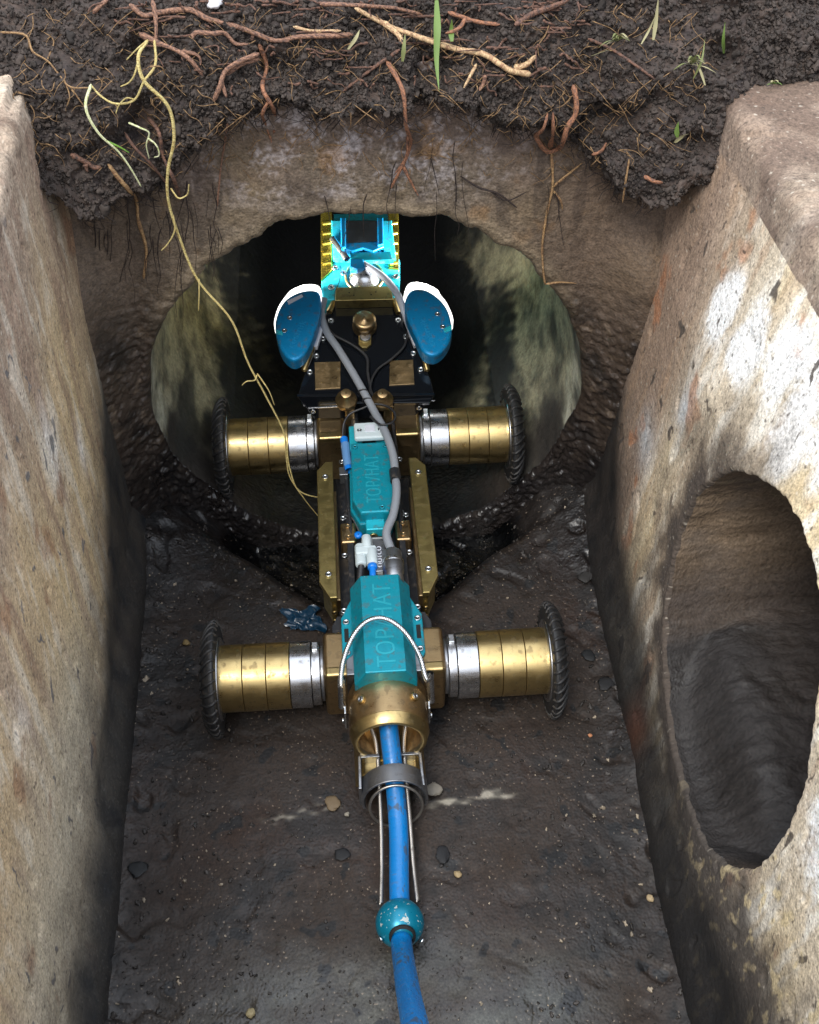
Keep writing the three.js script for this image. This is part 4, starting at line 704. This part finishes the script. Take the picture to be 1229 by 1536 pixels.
// tilted head deck: frame with x right, v forward and up, n out of the deck
const DO = V(CX, .15, -1.292), DX = V(1, 0, 0), DV = V(0, .05, -.168).normalize(), DNn = V().crossVectors(DX, DV);
const deckM = new THREE.Matrix4().makeBasis(DX, DV, DNn).setPosition(DO);
const deck = (px, py, n = 0) => { const p = meet(px, py, DO.clone().addScaledVector(DNn, n), DNn).sub(DO); return [p.dot(DX), p.dot(DV)]; };
const dp = (px, py, n = 0) => meet(px, py, DO.clone().addScaledVector(DNn, n), DNn);
function deckShape(list, n0, n1, b = .0015, smooth) {
  const q = list.map(([a, c]) => new THREE.Vector2(...deck(a, c, n1))); let s = new THREE.Shape(q);
  if (smooth) { const cv = new THREE.CatmullRomCurve3(q.map((p) => V(p.x, p.y, 0)), true, 'centripetal'); s = new THREE.Shape(cv.getPoints(64).slice(0, -1).map((p) => new THREE.Vector2(p.x, p.y))); }
  return new THREE.ExtrudeGeometry(s, { depth: n1 - n0 - 2 * b, bevelEnabled: true, bevelSize: b, bevelThickness: b, bevelOffset: -b, bevelSegments: 4 }).translate(0, 0, n0 + b).applyMatrix4(deckM);
}
const onDeck = (g, px, py, n) => { const [x, v] = deck(px, py, n); return g.rotateX(Math.PI / 2).translate(x, v, n).applyMatrix4(deckM); }; // a lathe standing on the deck
{
  part('head_plate', deckShape([[447, 594], [452, 574], [474, 520], [488, 470], [503, 440], [597, 438], [607, 468], [624, 515], [647, 570], [652, 592], [645, 604], [455, 606]], -.008, 0, .0018), MAT.gloss);
  const fp = [[446, 594], [472, 627], [620, 626], [652, 592]].map(([a, b]) => { const p = atZ(a, b, -1.286); return [p.x, p.y]; });
  part('head_apron', alongZ(fp, -1.290, -1.285, .0008), MAT.gloss);
  part('apron_glint', [box(CX - .084, CX - .028, .1395, .1412, -1.2853, -1.2835, .0005), box(CX + .042, CX + .096, .1425, .1442, -1.2853, -1.2835, .0005)], MAT.steel);  // steel strips drawn in place of the glints along the apron edge
  for (const [a, b] of [[470, 616], [629, 611]]) { const p = atZ(a, b, -1.285); screw(p, .9, V(0, 0, 1)); }
  for (const [a, b] of [[521, 456], [570, 455], [497, 482], [597, 481], [485, 509], [609, 506], [475, 535], [620, 531], [465, 559], [631, 555]]) screw(dp(a, b), 1.0, DNn);
  part('brass_reflection', deckShape([[472, 543], [511, 542], [511, 582], [473, 584]], -.001, .002, .0006), MAT.bronze); part('brass_reflection', deckShape([[585, 541], [620, 539], [622, 576], [584, 578]], -.001, .002, .0006), MAT.bronze);  // thin bronze plates drawn where the glossy plate mirrors the axle blocks
  part('brass_strip', deckShape([[504, 431], [586, 429], [590, 449], [503, 451]], 0, .020, .0012), MAT.bar);
  for (const [a, b] of [[524, 439], [531, 443], [557, 442], [564, 438]]) part('strip_hole', onDeck(new THREE.CylinderGeometry(.0011, .0011, .0006, 10), a, b, .0201), MAT.dark);
  for (const [a, b, c, d] of [[494, 468, 503, 448], [598, 470, 590, 449]]) part('strip_arm', tube([dp(a, b, .006), dp(c, d, .006)], .0045, 8, 6), MAT.brass);
  part('pulley_link', deckShape([[538, 470], [557, 470], [557, 516], [551, 521], [543, 521], [538, 516]], 0, .005, .001), MAT.bar);
  part('link_pin', onDeck(lathe([[.001, .004], [.007, .004], [.008, .003], [.008, 0]], 24), 548, 506, .005), MAT.dull);
  const kn = part('pulley', onDeck(lathe([[.001, .026], [.0025, .026], [.003, .022], [.012, .021], [.0165, .019], [.0165, .010], [.0145, .008], [.0175, .006], [.0175, 0]], 40), 547, 491, .004), MAT.bronze);
  for (const [a, b] of [[520, 592], [574, 592]]) part('brass_knob', onDeck(lathe([[.001, .030], [.007, .030], [.0075, .028], [.0075, .020], [.0145, .015], [.0155, .011], [.0145, .004], [.009, 0]], 36), a, b + 14, 0), MAT.bronze);
  part('knob_post', [box(CX - .032, CX - .018, .10, .15, -1.288, -1.270, .002), box(CX + .022, CX + .036, .10, .15, -1.288, -1.270, .002)], MAT.bronze);
  // cable lying across the deck from head to connector, with clips, and the loop of thin cable
  part('signal_cable', tube([dp(545, 396, .03), dp(578, 418, .034), dp(597, 443, .030), dp(607, 469, .022), dp(613, 484, .012)], .0052), MAT.pale);
  part('signal_cable', tube([dp(486, 448, .02), dp(482, 470, .016), dp(490, 497, .012), dp(508, 524, .012), dp(530, 560, .014), dp(548, 592, .016), dp(562, 618, .018), atY(579, 650, .160), atY(590, 684, .156), atY(593, 712, .152), atY(595, 740, .150), atY(590, 772, .146), atY(580, 800, .143), V(CX + .0185, .138, -1.012)], .0056, 140, 12), MAT.hose);
  part('cable_clip', tube([atY(592, 706, .152), atY(594, 722, .152)], .0076, 6), MAT.black);
  for (const [a, b] of [[545, 588], [551, 601]]) part('cable_tie', onDeck(new THREE.TorusGeometry(.0066, .0012, 6, 20).rotateZ(0), a, b, .015), MAT.black);
  part('thin_cable', tube([atY(556, 625, .16), atY(572, 637, .166), atY(588, 634, .166), atY(593, 622, .164), atY(582, 610, .162), atY(562, 606, .16), atY(545, 612, .156), atY(524, 622, .15), atY(516, 636, .14), atY(514, 660, .128)], .0018, 80, 6), MAT.black);
  part('thin_cable', tube([dp(482, 478, .006), dp(498, 500, .006), dp(530, 518, .006), dp(550, 536, .006), dp(552, 560, .006), dp(556, 585, .006), dp(556, 612, .006)], .0024, 80, 6), MAT.black);
  part('thin_cable', tube([dp(612, 497, .006), dp(606, 520, .006), dp(588, 538, .006), dp(566, 555, .006), dp(556, 580, .008), dp(566, 606, .012)], .0018, 80, 6), MAT.black);
  // lamps
  const podL = [[413, 492], [416, 470], [428, 449], [446, 438], [466, 434], [478, 437], [482, 452], [480, 472], [468, 510], [455, 533], [440, 540], [424, 528]], podR = [[608, 466], [609, 446], [618, 434], [636, 433], [656, 444], [671, 462], [678, 488], [676, 508], [664, 526], [650, 533], [636, 528], [624, 505]];
  const ledL = [[413, 490], [416, 462], [431, 439], [437, 433], [461, 425], [479, 428], [482, 452], [470, 470], [440, 490]], ledR = [[608, 464], [607, 436], [615, 423], [635, 423], [657, 433], [661, 440], [672, 455], [679, 484], [640, 490], [620, 474]];
  for (const [pod, led, txt, sgn] of [[podL, ledL, [[436, 521], [456, 481]], -1], [podR, ledR, [[650, 519], [634, 478]], 1]]) {
    const l = part('lamp_housing', deckShape(pod, .012, .040, .005, true), MAT.pod);
    part('lamp_lens', deckShape(led, .004, .027, .004, true), MAT.led, l);
    const a = dp(...txt[0], .040), b = dp(...txt[1], .040), d = b.clone().sub(a), L = d.length(); d.normalize(); const up = V().crossVectors(DNn, d);
    part('lamp_lettering', lettering('cosmik', L, .009, .0005).applyMatrix4(asM(d, up, DNn, a.addScaledVector(up, -.004).addScaledVector(DNn, -.0001))), std({ color: col(.01, .23, .46), roughness: .4, metalness: .3 }), l);
    for (const [p, q] of sgn < 0 ? [[435, 478], [427, 497]] : [[656, 472], [664, 491]]) screw(dp(p, q, .0395), .85, DNn);
    part('lamp_notch', deckShape(sgn < 0 ? [[413, 494], [425, 497], [424, 503], [414, 500]] : [[678, 487], [665, 493], [667, 499], [678, 495]], .0385, .0408, .0006), MAT.cyan, l);
  }
  part('lamp_label', deckShape([[431, 451], [453, 441], [455, 445], [433, 457]], .0392, .0404, .0003), MAT.pale);
  for (const [a, b] of [[[[482, 474], [489, 480], [476, 520], [463, 518]], [[470, 518, .01], [462, 538, .008], [456, 556, .004]]], [[[604, 472], [613, 468], [631, 514], [621, 518]], [[626, 514, .01], [636, 536, .008], [641, 556, .004]]]]) { part('lamp_arm_sleeve', deckShape(a, .004, .014, .002), MAT.pale); part('lamp_arm', tube(b.map((q) => dp(...q)), .0042, 16, 8), MAT.brass); }
  // camera head beyond the deck
  const h = part('head_body', [deckShape([[483, 450], [482, 415], [498, 396], [500, 320], [586, 318], [600, 392], [600, 432], [592, 446]], -.05, .012, .003), deckShape([[500, 388], [497, 330], [588, 330], [594, 388]], .01, .022, .002)], MAT.cyan);
  part('head_panel', deckShape([[525, 378], [587, 377], [590, 390], [526, 391]], .022, .032, .0015), MAT.teal, h); part('head_blue_block', deckShape([[525, 388], [545, 388], [548, 400], [536, 404], [525, 400]], .022, .036, .0015), MAT.pod, h);
  for (const [x0, x1] of [[482, 498], [583, 598]]) {
    const r = part('corrugated_rail', deckShape([[x0, 420 - (x0 > 540 ? 18 : 0)], [x0 - 1, 308], [x1, 308], [x1 + 1, 404]], -.03, .016, .002), MAT.gold, h); void r;
    for (let k = 0; k < 5; k++) part('rail_rib', tube([dp(x0 + 2, 396 - k * 15, .0145), dp(x1 - 2, 394 - k * 15, .0145)], .0042, 6, 10), MAT.gold, h);
  }
  part('camera_window', deckShape([[520, 366], [517, 330], [566, 330], [568, 362]], .022, .036, .002), MAT.glass, h); part('window_frame', [deckShape([[512, 372], [511, 326], [519, 326], [519, 370]], .02, .04, .002), deckShape([[567, 368], [566, 326], [575, 326], [576, 366]], .02, .04, .002), deckShape([[512, 372], [513, 364], [574, 361], [576, 370], [560, 377], [545, 372], [528, 377]], .02, .036, .002)], MAT.pod, h);
  part('lens_dome', onDeck(lathe([[.001, .02], [.010, .018], [.018, .012], [.023, .003], [.026, 0]], 36), 547, 417, .010), MAT.zinc, h); part('lens_ring', onDeck(lathe([[.026, .004], [.029, .004], [.03, 0]], 36), 547, 416, .010), MAT.brass, h);
  part('conduit', tube([dp(499, 358, .026), dp(510, 372, .03), dp(521, 389, .032)], .005, 12), MAT.zinc, h);
  for (const [a, b] of [[503, 403], [516, 411], [594, 416], [497, 432], [534, 383], [583, 388], [502, 356], [551, 408]]) screw(dp(a, b, .013), 1.15, DNn);
}
// lit lamps: a small light just in front of each glowing lens
for (const [a, b, s] of [[440, 422, -1], [655, 418, 1]]) { const l = new THREE.SpotLight(col(1, .98, .94), .36, 0, 1.45, 1); l.position.copy(dp(a, b, .034)); l.target.position.copy(l.position).addScaledVector(DV, 1).add(V(-s * .28, .02, 0)); l.shadow.radius = 1; l.castShadow = true; scene.add(l, l.target); }

// ------------------------------------------------------------------ drag cable with its ball and wire ropes
{
  const cm = std({ ...maps(1024, 96, (u, v, o) => { const a = Math.sin(v * 6.283), c = Math.cos(v * 6.283), n = fbm(u * 9, a * .9 + c * .5, 3, 4), k = fbm(u * 60, a * 5 + c * 3, 4, 3); o[0] = .003; o[1] = .165; o[2] = .47; mixc(o, [.05, .06, .07], sm(.14, .30, n + .35 * k) * .75); mixc(o, [.09, .075, .055], sm(.12, .4, k) * .3); const t = 1 + .12 * k; o[1] *= t; o[2] *= t; o[3] = .5 + k * .4; o[4] = clamp(.42 + .5 * n + .2 * k, .2, .9); }, true), bumpScale: .0004 });
  const b0 = atY(600, 1385, .028), cb = group('drag_cable', V(b0.x, 0, b0.z), 'thick blue cable with a teal ball trailing from the robot', 'cable');
  const add = (n, g, m, p = cb) => { g = Array.isArray(g) ? merge(g) : g; if (m !== cm) boxUV(g); g.translate(-b0.x, 0, -b0.z); return mesh(n, g, m, p); };
  add('cable', tube([V(CX, .085, -.84), atY(583, 1088, .083), atY(590, 1150, .058), atY(598, 1243, .032), atY(599, 1320, .0265), b0], .0112, 120, 20), cm);
  add('cable', tube([b0, atY(603, 1420, .045), atY(607, 1450, .105), atY(613, 1490, .20), atY(622, 1536, .31), atY(634, 1600, .45), atY(650, 1720, .68)], .0115, 120, 20), cm);
  const bm = maps(512, 256, (u, v, o) => { const X = Math.cos(u * 6.283), Y = Math.sin(u * 6.283), S = Math.sin(v * 3.1416), n = fbm(X * S * 2.4, Y * S * 2.4, v * 5 + .5, 4), f = fbm(X * S * 7, Y * S * 7, v * 12 + .5, 3); o[0] = .003; o[1] = .19; o[2] = .30; const c = sm(.22, .25, n * .8 + f * .75); mixc(o, [.42, .47, .46], c); o[3] = .6 - .4 * c; o[4] = .34 + .25 * c + .15 * f; }, true);
  const s = new THREE.SphereGeometry(.0268, 64, 40).rotateZ(.5).rotateX(-.4).translate(b0.x, b0.y, b0.z); s.translate(-b0.x, 0, -b0.z); const ball = mesh('ball', s, std({ ...bm, bumpScale: .0006, metalness: .35 }), cb);
  for (const [px, py] of [[573, 1408], [631, 1410]]) { const c = CAM.clone(), r = ray(px, py).normalize(), oc = c.clone().sub(b0), bb = oc.dot(r), dd = bb * bb - oc.dot(oc) + .0268 * .0268, p = c.addScaledVector(r, -bb - Math.sqrt(Math.max(0, dd))), n = p.clone().sub(b0).normalize(); const q = mesh('ball_screw', screwGeo, MAT.zinc, ball); q.position.copy(p).sub(V(b0.x, 0, b0.z)); q.quaternion.setFromUnitVectors(V(0, 1, 0), n); q.scale.setScalar(.95); }
  add('ball_collar', lathe([[.0118, 0], [.0145, .001], [.0145, .004], [.0118, .005]], 32).rotateX(1.1).translate(b0.x + .0015, b0.y + .014, b0.z + .019), MAT.dark);
  add('wire_rope', strandOf([V(CX - .022, .075, -.80), atY(564, 1112, .060), atY(569, 1170, .044), atY(572, 1240, .028), atY(573, 1300, .022), atY(572, 1356, .026)], .0027, 5, .013, 180), MAT.wire);
  add('wire_rope', strandOf([V(CX + .022, .075, -.80), atY(606, 1112, .060), atY(610, 1170, .044), atY(616, 1240, .028), atY(621, 1300, .022), atY(627, 1352, .026)], .0027, 5, .013, 180), MAT.wire);
}

renderer.render(scene, camera);
